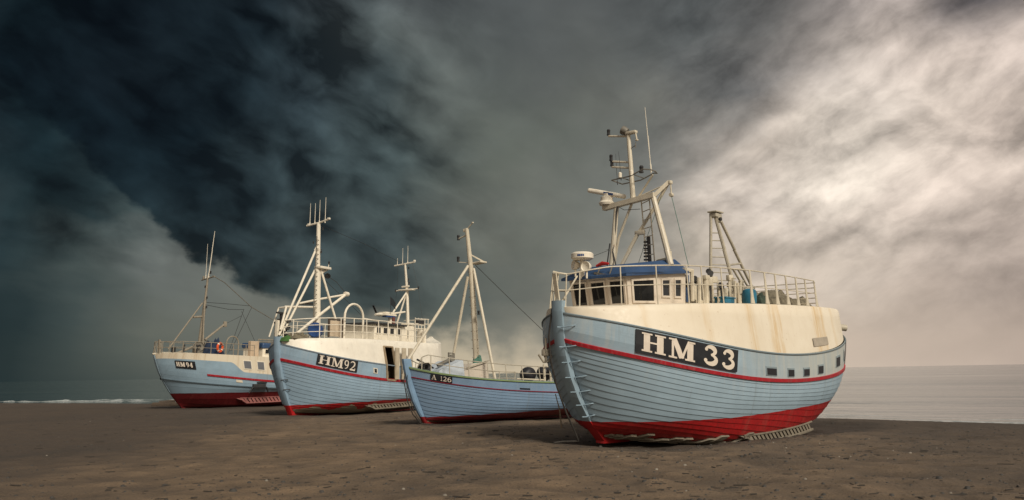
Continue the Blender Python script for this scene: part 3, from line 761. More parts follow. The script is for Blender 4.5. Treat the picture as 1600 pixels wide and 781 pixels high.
def window_in(parent, c4, mat_frame, fw=.045, proud=.03, depth=.015, name='window', pane=None):
    """framed pane on a flat quad c4 = (bl, br, tr, tl)"""
    c4 = [Vector(p) for p in c4]; n = (c4[1] - c4[0]).cross(c4[3] - c4[0]).normalized()
    cen = sum(c4, Vector()) / 4
    inner = []
    for i, p in enumerate(c4):
        a = (c4[(i + 1) % 4] - p).normalized(); b = (c4[i - 1] - p).normalized(); inner.append(p + a * fw + b * fw)
    mb = MB()
    o = [p + n * proud for p in c4]; ii = [p + n * proud for p in inner]; ib = [p + n * depth for p in inner]; ob = [p - n * .01 for p in c4]
    mb.add(o + ii + ib + ob, [(i, (i + 1) % 4, 4 + (i + 1) % 4, 4 + i) for i in range(4)] + [(4 + i, 4 + (i + 1) % 4, 8 + (i + 1) % 4, 8 + i) for i in range(4)] + [((i + 1) % 4, i, 12 + i, 12 + (i + 1) % 4) for i in range(4)])
    f = mb.build(name, mat_frame, parent)
    pb = MB(); pb.add([p + n * depth for p in inner] + [p - n * .004 for p in inner], [(0, 1, 2, 3), (4, 7, 6, 5)] + [(i, 4 + i, 4 + (i + 1) % 4, (i + 1) % 4) for i in range(4)]); pb.build('pane', pane or M['glass'], f)
    return f
def quad_on(c4, a0, a1, b0, b1):
    c4 = [Vector(p) for p in c4]; P = lambda a, b: (c4[0] * (1 - a) + c4[1] * a) * (1 - b) + (c4[3] * (1 - a) + c4[2] * a) * b
    return [P(a0, b0), P(a1, b0), P(a1, b1), P(a0, b1)]

def lev(v, z, B, p): return (v, z, B, p)
EP = [(1.8, 0), (.9, .6), (.35, 1.2), (0, 2.2), (0, 3.9)]
def stern_of(L, ep): return [(-L + a, z) for a, z in ep]
def polyz(pts):
    t, z = zip(*pts); return list(np.polyfit(t, z, min(4, len(t) - 1)))
def base_levels(kz, bz, bB):
    return dict(keel=lev(0.0, polyz(kz), .12, [1.5, 1.5, 1.7, 1.7]), bilge=lev(.30, polyz(bz), bB, [2.1, 2.0, 1.7, 1.7]))
def at(h, x, y, z, rz=0, rx=0, ry=0):
    return h.M @ Matrix.Translation((x, y, z)) @ Matrix.Rotation(rz, 4, 'Z') @ Matrix.Rotation(ry, 4, 'Y') @ Matrix.Rotation(rx, 4, 'X')
def deckz(h, name, x):
    T = np.linspace(0, 1, 200); P = h.level(name, T); return float(np.interp(-x, -P[:, 0], P[:, 2]))
def whip(parent, p, q, r=.012, name='whip_antenna', mat=None):
    mb = MB(); p, q = Vector(p), Vector(q); mb.tube([p, p.lerp(q, .12)], r * 1.7, 6); mb.tube([p.lerp(q, .1), p.lerp(q, .55), q], [r, r * .8, r * .5], 6)
    return mb.build(name, mat or M['white_steel'], parent)
def nav_lamp(parent, c, s=.09, mat=None):
    mb = MB(); c = Vector(c); mb.lathe([(0, -s), (s * .6, -s), (s * .62, -s * .7), (s * .5, -s * .6), (s * .55, s * .5), (s * .62, s * .6), (s * .4, s), (0, s)], c, seg=10)
    return mb.build('navigation_lamp', mat or M['dark'], parent)

# ================================================================== large near boat
def boat_hm33():
    L = 12.0
    lv = base_levels([(0, .10), (.5, .06), (1, .10)], [(0, .22), (.15, .12), (.3, .01), (.45, -.05), (.6, .06), (.8, .42), (1, .7)], 1.75)
    lv.update(wl=lev(.50, [1.2367, -6.2406, 7.5331, -2.5019, 0.4553, 0.4675], 2.12, [1.6, 1.8, 1.7, 1.7]),
              stripe=lev(.80, [-7.8759, 6.0322, 8.6018, -5.5129, -1.5751, 2.4298], 2.3, [1.35, 1.5, 1.7, 1.7]),
              sheer=lev(1.0, [-19.0308, 28.2103, -4.2284, -4.0272, -1.0094, 3.0855], 2.3, [1.38, 1.4, 1.7, 1.7]),
              top=lev(None, [.5046, 2.3561, -7.0966, 5.3972, -.5219, 3.2106], 2.05, [1.5, 1.4, 1.7, 1.7]))
    h = Hull([2.192, 20.995, -.078], [[-.70086, .71278, .02733], [-.7132, -.7009, -.00953], [.01236, -.02617, .99958]],
             [[.111, 0], [.691, .514], [1.101, 1.028], [1.389, 1.542], [1.573, 2.056], [1.667, 2.57], [1.728, 3.084], [1.739, 3.599]], stern_of(L, EP), lv)
    root = empty('fishing_boat', h.M, 'largest pale blue fishing boat, with HM 33 board and blue wheelhouse roof, nearest the viewer', 'boat', 'fishing boats on the beach')
    blue = (.295, .40, .48)
    hm = hull_material('hull_paint_near', blue, .50, bare=None, fade=.55, chalk=(1.0, 8.5))
    build_hull(h, hm, root, 18, .80, .50, [.24, .33, .50, .66, .73, .75], lap=.013)
    blue_p = paint('stem_paint_near', (.27, .37, .445), .5, .15, .3, (.2, .2, .18)); red_p = paint('stem_red_near', (.42, .012, .014), .5, .2, .2, (.2, .05, .04))
    build_stem(h, root, [blue_p, red_p], .49, 3.34, .26, .06)
    mb = MB(); strip_on_hull(mb, h, .80, .012, .985, .10, .045); mb.build('rubbing_strake', M['red_stripe'], root)
    edge = paint('sheer_moulding', (.15, .19, .21), .6, .2, .2)
    mb = MB(); strip_on_hull(mb, h, .992, .012, .985, .035, .03); mb.build('sheer_moulding', edge, root)
    # raised topsides with rust runs
    m, nt, bs = material('rusty_cream_topsides')
    c = nt.coord('Object'); x, y, z = nt.xyz(c)
    n1 = nt.noise(c, 1.1, 5, .6); n2 = nt.noise(c, 12, 5, .65)
    col = nt.mix(nt.mr(n1, .3, .7), (.69, .61, .48), (.77, .70, .575))
    sv = nt.vec(nt.m('MULTIPLY', x, 5.0), 0.0, nt.m('MULTIPLY', z, .35)); st = nt.noise(sv, 1.0, 6, .7)
    col = nt.mix(nt.m('MULTIPLY', nt.mr(st, .55, .75), .28), col, (.50, .39, .25))
    # two heavy rust runs below the aft stanchions and one at the quarter
    for xc, w, k in ((-3.55, .30, .55), (-4.75, .32, .9), (-5.1, .16, .8), (-7.55, .40, .95), (-8.0, .2, .7), (-8.9, .2, .45), (-1.6, .2, .4), (.3, .15, .3)):
        dx = nt.m('ABSOLUTE', nt.m('ADD', nt.m('SUBTRACT', x, xc), nt.m('MULTIPLY', nt.m('SUBTRACT', nt.noise(nt.vec(0.0, xc, z), 2.5, 3), .5), .18)))
        g = nt.m('MULTIPLY', nt.mr(dx, w, 0, 0, 1, True), nt.m('MULTIPLY', nt.mr(nt.noise(nt.vec(nt.m('MULTIPLY', x, 14), xc, nt.m('MULTIPLY', z, .8)), 1.0, 4, .6), .3, .65), k))
        col = nt.mix(g, col, (.56, .36, .13))
    spots = nt.m('MULTIPLY', nt.mr(nt.noise(c, 7.0, 5, .7), .64, .72), .6); col = nt.mix(spots, col, (.30, .15, .06))
    nt.put(bs.inputs['Base Color'], col); nt.put(bs.inputs['Roughness'], nt.mr(n2, .3, .7, .4, .65)); nt.put(bs.inputs['Normal'], nt.bump(nt.m('ADD', n2, nt.m('MULTIPLY', n1, 4)), .2, .012))
    sh = shelter(h, root, 'sheer', 'top', m, .05, .12)
    # number board and lettering
    tab = [(980, .159), (993, .174), (1000, .182), (1020, .204), (1040, .227), (1060, .25), (1080, .274), (1100, .298), (1120, .324), (1140, .352), (1150, .366), (1165, .388)]
    bx = lambda a, b: ((a - 93) / 1112., (b - 93) / 1112.)
    number_board(h, root, 'HM33', [(*bx(158, 418), .10, .91), (*bx(452, 738), .08, .92), (*bx(838, 998), .12, .93), (*bx(1034, 1176), .10, .91)], (tab, 993, 1150, .828, .975), .085, .27, slant=5)
    # freeing ports along the quarter
    ptab = [(1150, .367), (1197, .439), (1214, .467), (1230, .496), (1240, .514), (1254, .541), (1264, .561), (1277, .589), (1286, .61), (1304, .663), (1311, .692), (1317, .732)]
    for a, b, v0, v1 in ((1198, 1213, .838, .885), (1231, 1240, .834, .882), (1255, 1263.5, .834, .884), (1277.5, 1285, .84, .895), (1305, 1310.5, .86, .925), (1316, 1317.5, .87, .94)):
        fr = MB(); plate_on_hull(fr, h, lambda aa, bb: np.interp(a + (b - a) * aa, [p for p, _ in ptab], [t for _, t in ptab]), -.07, 1.07, v0 - .004, v1 + .012, .002, .016, 5, 4)
        f = fr.build('freeing_port', paint('port_frame', (.24, .30, .33), .6, .2, .4, (.25, .17, .08)), root)
        pb = MB(); plate_on_hull(pb, h, lambda aa, bb: np.interp(a + (b - a) * aa, [p for p, _ in ptab], [t for _, t in ptab]), 0, 1, v0, v1, .0195, .004, 5, 4)
        pb.build('opening', M['buoy_black'], f)
    # rust-stained patch plate at the quarter
    mb = MB(); T2 = lambda aa, bb: .585 + .055 * aa
    pl = [[h.level('sheer', T2(a, 0), .05) * (1 - b) + h.level('top', T2(a, 0)) * b + np.array([0, .025, 0]) for a in (0, .5, 1)] for b in (.12, .3)]
    mb.grid(pl, smooth=False, flip=False); mb.build('patch_plate', paint('patch_paint', (.40, .35, .28), .6, .2, .4, (.2, .12, .06), 2.0), root)
    # steel rungs on the port bow
    for i, (z, ln) in enumerate(((2.72, .75), (2.26, .78), (1.90, .72), (1.55, .80), (1.21, .78), (.90, .75), (.62, .66))):
        mb = MB(); pts = []
        for k in np.linspace(-.18, 1, 9):
            t = .0 if k <= 0 else .002 + .055 * k
            v = float(np.interp(z, [h.S(.03, q)[2] for q in np.linspace(.1, 1, 30)], np.linspace(.1, 1, 30)))
            p = h.S(min(.075, max(.004, .075 * ln * max(k, 0))), v) + h.N(.04, v) * (.075 if k < .95 else .02)
            if k <= 0: p = np.array([float(h.xs(z)) + .1 - k * .7, .15 + k * .1, z])
            p[2] = z - .015 + .05 * max(k, 0) ** 2; pts.append(p)
        mb.tube(pts, .014, 6); mb.build('bow_rung', blue_p, root)
    sheathing(h, root, M['grey_wood'], .06, .41, .22, .30, 15)
    bilge_grating(h, root, M['grey_wood'], .40, .645, .345, .22, 20, slat=.3)
    # ---- wheelhouse
    Pb = [(-1.85, 1.20), (-.62, 1.24), (.10, .88), (.10, -.88), (-.62, -1.24), (-1.85, -1.20)]
    Pt = [(-1.90, 1.20), (-.56, 1.26), (.26, .92), (.26, -.92), (-.56, -1.26), (-1.90, -1.20)]
    zb = lambda x: 3.12; ze = lambda x: 4.0 - .105 * (x - .3)
    wmat = paint('wheelhouse_paint', (.68, .60, .50), .45, .1, .25, (.35, .26, .17))
    wh = MB(); n = 6
    vsb = [(x, y, zb(x)) for x, y in Pb]; vst = [(x, y, ze(x)) for x, y in Pt]
    wh.add(vsb + vst, [((i + 1) % n, i, n + i, n + (i + 1) % n) for i in range(n)] + [tuple(range(2 * n - 1, n - 1, -1))])
    whs = wh.build('wheelhouse', wmat, root)
    def facet(i, j): return [vsb[i], vsb[j], vst[j], vst[i]]
    wins = [(facet(1, 0), .10, .42, .40, .88), (facet(1, 0), .56, .84, .40, .88), (facet(2, 1), .13, .90, .26, .90), (facet(3, 2), .04, .31, .2, .92), (facet(3, 2), .36, .64, .2, .92), (facet(3, 2), .69, .97, .2, .92),
            (facet(4, 3), .12, .88, .25, .90), (facet(5, 4), .1, .9, .36, .86)]
    for f, a0, a1, b0, b1 in wins: window_in(whs, quad_on(f, a0, a1, b0, b1), wmat, .05, .03, .006)
    rf = MB(); ov = .14
    cen = Vector((-.8, 0))
    Po = [(x + (.0 if x < -1.5 else (.14 if x > 0 else .03)), y + math.copysign(.15 if y < 0 else .10, y)) for x, y in Pt]
    Pi = [(-1.9, .88), (-.78, .90), (-.08, .60), (-.08, -.60), (-.78, -.90), (-1.9, -.88)]
    zi = lambda x: 4.33 - .15 * x
    a = [(x, y, ze(x) - .015) for x, y in Po]; b = [(x, y, ze(x) + .05) for x, y in Po]; c_ = [(x, y, zi(x)) for x, y in Pi]; 
    rf.add(a + b + c_, [(n + (i + 1) % n, n + i, i, (i + 1) % n)[::-1] for i in range(n)] + [(2 * n + (i + 1) % n, 2 * n + i, n + i, n + (i + 1) % n)[::-1] for i in range(n)] + [tuple(range(3 * n - 1, 2 * n - 1, -1)), tuple(range(n))])
    rf.build('roof', M['blue_roof'], whs)
    # blue companion door behind the wheelhouse
    db = MB(); db.bbox((-2.12, 1.02, 3.86), (.36, .06, .72)); d = db.build('door', M['blue_roof'], root)
    db = MB(); db.bbox((-2.12, 1.055, 4.0), (.2, .012, .22), bev=.004); db.build('pane', M['glass'], d)
    # ---- deck rail, both sides
    top_p = lambda t: h.level('top', t, .14) + np.array([0, 0, np.interp(t, [0, .06, .15, .3, .45, .63], [.76, .80, .93, .95, .90, .78])])
    foot_p = lambda t: h.level('top', t, .06)
    posts = [.03, .08, .173, .242, .302, .332, .375, .444, .482, .51, .54, .57, .60, .635]
    mir = lambda f: (lambda t: f(t) * np.array([1, -1, 1]))
    railing(root, top_p, foot_p, posts, r=.017, post_r=.017, flat_from=.43)
    railing(root, mir(top_p), mir(foot_p), [.03, .08, .13, .19, .25, .32, .40, .444, .49, .53, .57, .61, .635], r=.017, post_r=.017, flat_from=.43)
    bow = MB(); pts = [top_p(.03) * np.array([1, s, 1]) for s in (1, 1)]
    tp = top_p(.03); bow.tube([tp, tp + [.22, -.14, .03], tp * [1, 0, 1] + [.32, 0, .04], tp * [1, -1, 1] + [.22, .14, .03], tp * [1, -1, 1]], .022)
    tm = (top_p(.03) + foot_p(.03)) / 2; bow.tube([tm, tm * [1, 0, 1] + [.16, 0, 0], tm * [1, -1, 1]], .016)
    bow.flat((1.72, 0, 3.3), (1.86, 0, 3.98), .11, .04, (1, 0, 0)); bow.tube([(1.7, .05, 3.25), tp * [1, .3, 1] + [-.5, 0, 0]], .022)
    bow.build('bow_pulpit', M['cream_steel'], root)
    ar = MB(); 
    for k in (0, .2, .4, .6, .8): ar.tube([h.level('top', .635, .1) * [1, s, 1] + [0, 0, .1 + .78 * k] for s in (1, .33, -.33, -1)], .014, 6)
    ar.build('aft_rail', M['cream_steel'], root)
    # ---- gantry and mast on the wheelhouse
    X = -1.4
    g = MB(); cs = M['cream_steel']
    g.flat((X, -1.08, 6.12), (X, .62, 6.27), .16, .13)
    gan = g.build('gantry', cs, root)
    for p, q, r0 in (((X, -.64, 6.12), (X + .03, -.80, 4.45), .075), ((X, .56, 6.26), (X + .02, 1.10, 4.40), .078)):
        lb = MB(); p, q = Vector(p), Vector(q); lb.tube([p, p.lerp(q, .5), q], [r0 * .95, r0, r0 * 1.05], 10); lb.build('gantry_leg', cs, gan)
    lb = MB(); lb.tube([(X - .02, -.10, 6.22), (X - .06, -.62, 5.25), (X - .12, -.86, 4.45)], .036); lb.build('brace', cs, gan)
    lb = MB(); lb.tube([(X - .25, .86, 6.56), (X - .18, .30, 5.75), (X - .10, -.02, 5.3)], .045); lb.tube([(X - .10, -.02, 5.3), (X, -.50, 4.5)], .055); lb.bbox((X - .1, .06, 5.33), (.1, .3, .12)); lb.build('brace', cs, gan)
    lb = MB(); lb.flat((X, .60, 6.25), (X - .25, .90, 6.62), .1, .1); lb.tube([(X - .25, .86, 6.58), (X - .1, .05, 6.32)], .018); lb.bbox((X - .25, .93, 6.60), (.12, .12, .1)); lb.tube([(X - .25, .95, 6.58), (X - .25, .97, 6.30)], .02)
    lb.lathe([(0, -.05), (.05, -.05), (.06, 0), (.05, .05), (0, .05)], (X - .25, .97, 6.26), (1, 0, 0), 10); lb.build('block_bracket', cs, gan)
    lb = MB(); lb.tube([(X - .1, .97, 4.58), (X - .5, .35, 4.60)], .06); lb.bbox((X - .1, .98, 4.68), (.1, .1, .22)); lb.build('cross_foot', cs, gan)
    lad = MB(); a0, b0, a1, b1 = Vector((X - .12, .10, 6.2)), Vector((X - .12, .36, 6.27)), Vector((X - .12, .25, 4.5)), Vector((X - .12, .51, 4.5))
    lad.tube([a0, a1], .018, 6); lad.tube([b0, b1], .018, 6)
    lad.tube([a0.lerp(a1, .05), b0.lerp(b1, .05)], .014, 6)
    lad.build('mast_ladder', cs, gan)
    for k in range(1, 7):
        f = .05 + k * .135; rb = MB(); rb.tube([a0.lerp(a1, f), b0.lerp(b1, f)], .014, 6); rb.build('rung', cs, gan)
    sp = MB(); sp.tube([(X - .15, .30, 5.2), (X - .15, .34, 4.5)], .05); 
    for k in range(6): sp.lathe([(0, -.02), (.07, -.02), (.07, .02), (0, .02)], (X - .15, .22, 4.62 + .09 * k), seg=8)
    sp.build('exhaust_pipe', M['dark'], gan)
    wr = MB(); wr.tube([(X - .25, .97, 6.25), (X - .3, 1.43, 4.35)], .009, 5); wr.tube([(X - .2, .75, 6.4), (X - .2, -.1, 4.5)], .007, 5); wr.build('halyard', M['green_rope'], gan)
    ca = MB(); ca.tube([(X + .06, -.56, 6.1), (X + .06, -.60, 5.9), (X + .03, -.68, 5.2), (X + .08, -.72, 4.9), (X + .05, -.62, 4.45)], .02, 5); ca.tube([(X + .1, -.5, 6.08), (X + .05, -.35, 5.98), (X, .0, 5.96), (X, .15, 5.95)], .008, 5)
    ca.tube([(X + .1, -.82, 4.95), (.2, -.5, 4.5)], .006, 5); ca.tube([(X + .1, -.80, 5.1), (X + .07, -.9, 4.7), (X + .05, -.95, 4.4)], .018, 5); ca.build('cable', M['dark'], gan)
    ms = MB(); ms.tube([(X, -.08, 6.2), (X, -.15, 7.2), (X, -.22, 8.05)], [.075, .065, .055], 10); ms.tube([(X - .1, .02, 6.3), (X - .1, .5, 6.85)], .028)
    mast = ms.build('mast', cs, root)
    for zc, y0, y1 in ((8.02, -.24, -.90), (7.28, -.17, -.82), (7.12, -.16, -.79)):
        ab = MB(); ab.tube([(X, y0, zc), (X, y1, zc + .13)], .03); arm = ab.build('lamp_arm', cs, mast); nav_lamp(arm, (X, y1, zc + .24), .085)
    tb = MB(); tb.bbox((X, -.12, 8.1), (.14, .34, .08)); tb.tube([(X, .02, 8.08), (X, .06, 7.88)], .022); tb.bbox((X, .06, 7.86), (.06, .09, .05)); tb.build('masthead_bracket', cs, mast)
    tb = MB(); tb.lathe([(0, -.08), (.10, -.08), (.13, .05), (.12, .09), (0, .10)], (X, -.34, 8.19), (.3, -.75, .45), 12); tb.build('horn', M['dull_steel'], mast)
    tb = MB(); tb.tube([(X, -.16, 7.66), (X, .02, 7.72)], .012, 5); tb.tube([(X, .02, 7.65), (X, .02, 7.8)], .012, 5); tb.build('aerial_bracket', M['dull_steel'], mast)
    rg = MB()
    for dz, dx in ((0, -.24), (.03, .24)): rg.tube([(X + dx, -.62, 6.80 + dz - .02), (X + dx, 0, 6.80 + dz), (X + dx, .45, 6.93 + dz)], .018, 6)
    rg.tube([(X + .24, .45, 6.95), (X + .15, .6, 6.93), (X, .65, 6.9), (X - .15, .6, 6.88), (X - .24, .45, 6.93)], .018, 6); rg.tube([(X - .24, -.62, 6.78), (X + .24, -.62, 6.81)], .018, 6)
    for y in (-.3, .15): rg.tube([(X - .24, y, 6.82), (X + .24, y, 6.84)], .014, 5)
    ring = rg.build('aerial_frame', M['dull_steel'], mast)
    whip(ring, (X, .52, 6.9), (X, .34, 8.72), .013); whip(ring, (X - .1, .44, 6.9), (X - .12, .36, 7.95), .008); whip(ring, (X, -.60, 6.72), (X, -.66, 7.6), .007, mat=M['dark']); whip(ring, (X + .1, -.40, 6.8), (X + .1, -.48, 7.62), .007, mat=M['dark'])
    nav_lamp(ring, (X, .20, 7.03), .10, M['dark']); 
    for y in (-.33, .05): 
        gb = MB(); gb.lathe([(0, 0), (.05, .0), (.05, .12), (.02, .15), (0, .15)], (X + .24, y, 6.84), seg=10); gb.build('aerial_dome', M['white_steel'], ring)
    # radar scanner
    rb = MB(); rb.lathe([(0, 0), (.20, 0), (.22, .06), (.17, .12), (.17, .22), (.10, .26), (.10, .32), (0, .32)], (X, -.98, 6.2), seg=18); rad = rb.build('radar_pedestal', M['white_steel'], root)
    rb = MB(); d = Vector((.1, 1.0, -.22)).normalized(); rb.bbox((0, 0, 0), (.13, 1.2, .13), None, .05)
    Mr = Matrix.Translation((X, -.98, 6.53)) @ Matrix.Rotation(R(-15), 4, 'X') @ Matrix.Rotation(R(12), 4, 'Z')
    rb.v = [tuple(Mr @ Vector(p)) for p in rb.v]; rb.build('radar_scanner', M['white_steel'], rad)
    rb = MB(); rb.box((.067, .08, 0), (.004, .3, .06)); rb.v = [tuple(Mr @ Vector(p)) for p in rb.v]; rb.build('nameplate', M['blue_plastic'], rad)
    # radome, searchlights
    rb = MB(); rb.tube([(.35, -.40, 4.0), (.35, -.40, 4.5)], .06, 10); rb.lathe([(0, 0), (.20, 0), (.285, .05), (.285, .16), (.24, .20), (0, .22)], (.35, -.40, 4.47), seg=24); dome = rb.build('radome', M['white_steel'], root)
    for k in range(4):
        rb = MB(); a = R(18 + k * 9); rb.box((.35 + .285 * math.cos(a), -.40 + .285 * math.sin(a), 4.575), (.012, .035, .05), Matrix.Rotation(a, 4, 'Z'))
        rb.build('letter', M['blue_plastic'], dome)
    for x, y, z, ax in ((.38, -.60, 4.36, (1, -.5, .1)), (.5, -.13, 4.28, (.8, .1, .0))):
        rb = MB(); rb.lathe([(0, -.12), (.08, -.10), (.12, 0), (.13, .06), (.125, .07), (.11, .045), (0, .03)], (x, y, z), ax, 16); rb.tube([(x, y, z - .1), (x, y, z - .3)], .025); rb.build('searchlight', M['white_steel'], root)
    rb = MB(); rb.tube([(.30, .02, 4.30), (.30, .2, 4.35), (.30, .40, 4.33)], [.03, .055, .03], 8); rb.build('roof_marker', M['red_paint'], root)
    rb = MB(); rb.flat((.34, -.02, 4.12), (.36, .72, 3.98), .03, .05); rb.flat((.36, .06, 4.0), (.3, .16, 4.3), .03, .03); rb.flat((.36, .46, 4.0), (.3, .56, 4.35), .03, .03); rb.build('roof_step', M['dull_steel'], root)
    # side lamp box aft of the roof
    rb = MB(); rb.bbox((-1.95, 1.2, 4.30), (.42, .2, .1)); rb.tube([(-2.05, 1.3, 3.5), (-2.05, 1.3, 4.3)], .05); rb.build('side_light_box', cs, root)
    # ---- aft gantry with ladder legs
    gs = M['grey_steel']; ag = MB(); ag.bbox((-5.0, .27, 6.24), (.34, .24, .12)); ag.bbox((-5.0, .27, 6.34), (.42, .32, .05)); ag.bbox((-5.05, .36, 6.12), (.2, .1, .18))
    agn = ag.build('aft_gantry', gs, root)
    L1, L2, L3 = ((-4.86, .2, 6.2), (-4.72, .2, 3.5)), ((-4.95, .3, 6.2), (-5.5, .72, 3.5)), ((-5.12, .34, 6.15), (-7.55, .36, 3.6))
    for (p, q), r0 in ((L1, .045), (L2, .055), (L3, .045)):
        lb = MB(); lb.tube([p, q], r0, 8); lb.build('gantry_leg', gs, agn)
    p1, q1, p2, q2 = map(Vector, (*L1, *L2))
    for k in range(9):
        f = .18 + k * .085; lb = MB(); lb.tube([p1.lerp(q1, f), p2.lerp(q2, f)], .016, 6); lb.build('rung', gs, agn)
    lb = MB(); p3, q3 = map(Vector, L3); lb.tube([p2.lerp(q2, .52), p3.lerp(q3, .47)], .03, 6); lb.tube([p2.lerp(q2, .56), p3.lerp(q3, .54)], .03, 6)
    for k in (.25, .6): a_ = p2.lerp(q2, .56).lerp(p3.lerp(q3, .54), k); lb.tube([a_, Vector((a_.x - 1.0, a_.y + .1, 3.7))], .035, 6)
    lb.build('gantry_brace', gs, agn)
    lb = MB(); lb.lathe([(0, -.03), (.055, -.03), (.055, .03), (0, .03)], (-5.0, .43, 6.12), (0, 1, 0), 12); lb.build('sheave', M['dark'], agn)
    # ---- deck machinery
    rnd = random.Random(5); dz = lambda x: deckz(h, 'top', x)
    def winch(x, y, w, r, mat, s=1):
        zb_ = dz(x) + .02; mb = MB()
        for k in (-1, 1): mb.bbox((x, y + k * w / 2, zb_ + r), (r * 1.5, .05, r * 2.1))
        mb.bbox((x, y, zb_ + .05), (r * 2, w + .2, .1)); wn = mb.build('winch', mat, root)
        mb = MB(); mb.lathe([(r * .9, -w / 2 + .03), (r * .9, -w / 2 + .06), (r * .4, -w / 2 + .07), (r * .45, 0), (r * .4, w / 2 - .07), (r * .9, w / 2 - .06), (r * .9, w / 2 - .03)], (x, y, zb_ + r * 1.2), (0, 1, 0), 18); mb.build('drum', M['dull_steel'], wn)
    winch(-2.75, .75, .5, .24, cs); winch(-3.7, .4, .6, .28, gs); winch(-6.2, .45, .5, .3, M['dull_steel'])
    mb = MB(); mb.tube([(-2.95, 1.15, 3.4), (-2.95, 1.15, 4.2)], .08, 8); mb.bbox((-2.95, 1.15, 4.2), (.2, .16, .12)); mb.tube([(-2.45, 1.25, 3.4), (-2.45, 1.25, 4.15)], .06, 8); mb.tube([(-2.6, .9, 3.4), (-2.65, .9, 4.05)], .07, 8); mb.build('bollard', cs, root)
    mb = MB()
    for k in range(26):
        x = rnd.uniform(-5.2, -2.8); y = rnd.uniform(.1, 1.2); z0 = dz(x); hgt = rnd.uniform(.15, .85)
        mb.tube([(x, y, z0), (x + rnd.uniform(-.06, .06), y, z0 + hgt)], rnd.uniform(.012, .04), 6)
        if k % 2: mb.tube([(x, y, z0 + hgt), (x + rnd.uniform(-.6, .6), y + rnd.uniform(-.4, .4), z0 + hgt + rnd.uniform(-.15, .1))], rnd.uniform(.012, .03), 6)
        if k % 3 == 0: mb.bbox((x, y, z0 + hgt), [rnd.uniform(.1, .28) for _ in range(3)], Matrix.Rotation(rnd.uniform(0, 3), 4, 'Z'))
    mb.build('deck_machinery', cs, root)
    mb = MB()
    for x, y, z, ln in ((-3.6, .9, .82, .55), (-3.9, .7, .90, .6), (-3.4, .55, .70, .5), (-4.0, 1.0, .52, .4)):
        mb.lathe([(0, -ln / 2), (.05, -ln / 2), (.075, -ln * .2), (.06, ln * .2), (.08, ln / 2), (0, ln / 2)], (x, y, dz(x) + z), (rnd.uniform(-.3, .3) + .9, .4, .1), 9)
        mb.tube([(x, y, dz(x)), (x, y, dz(x) + z)], .02, 6)
    mb.build('line_hauler', M['dark'], root)
    mb = MB(); pr = [(0, -.35), (.26, -.35), (.26, -.32), (.12, -.3), (.12, .3), (.26, .32), (.26, .35), (0, .35)]; mb.lathe(pr, (-5.55, .75, dz(-5.5) + .3), (.3, 1, 0), 16); mb.tube([(-5.9, .6, dz(-5.9)), (-5.7, .7, dz(-5.7) + .75), (-5.2, .9, dz(-5.2) + .7)], .05); mb.build('net_hauler', gs, root)
    # stern roller and rudder chain
    mb = MB(); mb.tube([(-10.9, .95, 3.24), (-11.35, 1.35, 3.16)], .11, 14); mb.bbox((-10.95, 1.0, 3.02), (.2, .25, .3)); mb.build('stern_roller', gs, root)
    mb = MB(); mb.tube([h.S(.80, v) + h.N(.80, v) * .05 for v in (.98, .9, .8, .7, .6, .5)], .014, 5); mb.build('chain', M['dark'], root)
    # anchor lying against the starboard bow
    mb = MB(); p = h.S(.06, .78) * [1, -1, 1] + h.N(.06, .78) * [1, -1, 1] * .14
    mb.tube([p + [0, 0, .3], p + [0, 0, -.25]], .03, 7); mb.tube([p + [.2, -.05, -.1], p + [.05, -.02, -.28], p + [-.1, 0, -.26], p + [-.25, .02, -.05]], .028, 7); mb.bbox(p + [0, 0, -.05], (.2, .12, .16)); mb.build('anchor', gs, root)
    # ---- loose things on the deck
    def loose(name, x, y, label, cat, mat, fill, dzz=.03, group=None, rz=0):
        mb = MB(); fill(mb); o = mb.build(name, mat); o.matrix_world = at(h, x, y, dz(x) + dzz, rz); tag(o, label, cat, group); return o
    def tub(mb): mb.lathe([(0, 0), (.19, 0), (.2, .05), (.205, .30), (.18, .40), (.10, .44), (0, .45)], (0, 0, 0), seg=20)
    loose('plastic_drum', -5.15, 1.22, 'round-topped blue drum by the rail on the aft deck of the large near boat', 'drum', M['teal_plastic'], tub)
    def bin_(w, d, hh):
        def f(mb): mb.bbox((0, 0, hh / 2), (w, d, hh), None, .03); mb.bbox((0, 0, hh), (w + .05, d + .05, .04), None, .015)
        return f
    loose('fish_bin', -3.95, 1.12, 'low blue fish bin beside the ladder gantry on the large near boat', 'bin', M['teal_plastic'], bin_(.5, .35, .16))
    def pile(w, d, hh, sd):
        def f(mb):
            n, m_ = 26, 18; P = []
            for i in range(m_):
                row = []
                for j in range(n):
                    a, b = j / (n - 1) * 2 - 1, i / (m_ - 1) * 2 - 1; e = max(0, 1 - max(abs(a) ** 4, abs(b) ** 4)) ** .5
                    row.append((a * w / 2, b * d / 2, hh * e * (.65 + .6 * mnoise.noise(Vector((a * 2.2 + sd, b * 2.2, sd))) + .25 * mnoise.noise(Vector((a * 7, b * 7, sd + 4))))))
                P.append(row)
            mb.grid(P, flip=True); mb.grid([[p for p in P[0]], [(p[0], p[1], -.02) for p in P[0]]]); mb.grid([[p for p in P[-1]], [(p[0], p[1], -.02) for p in P[-1]]])
        return f
    loose('net_pile', -7.4, .55, 'long heap of tan fishing net on the stern deck of the large near boat', 'net', M['net'], pile(3.0, 1.7, .52, 2.0))
    loose('net_pile', -5.95, .98, 'small heap of dark green net beside the blue drum on the large near boat', 'net', M['net_green'], pile(.85, .8, .34, 5.0))
    loose('fish_bin', -6.1, .45, 'blue fish bin standing behind the green net on the large near boat', 'bin', M['teal_plastic'], bin_(.42, .34, .44), .03)
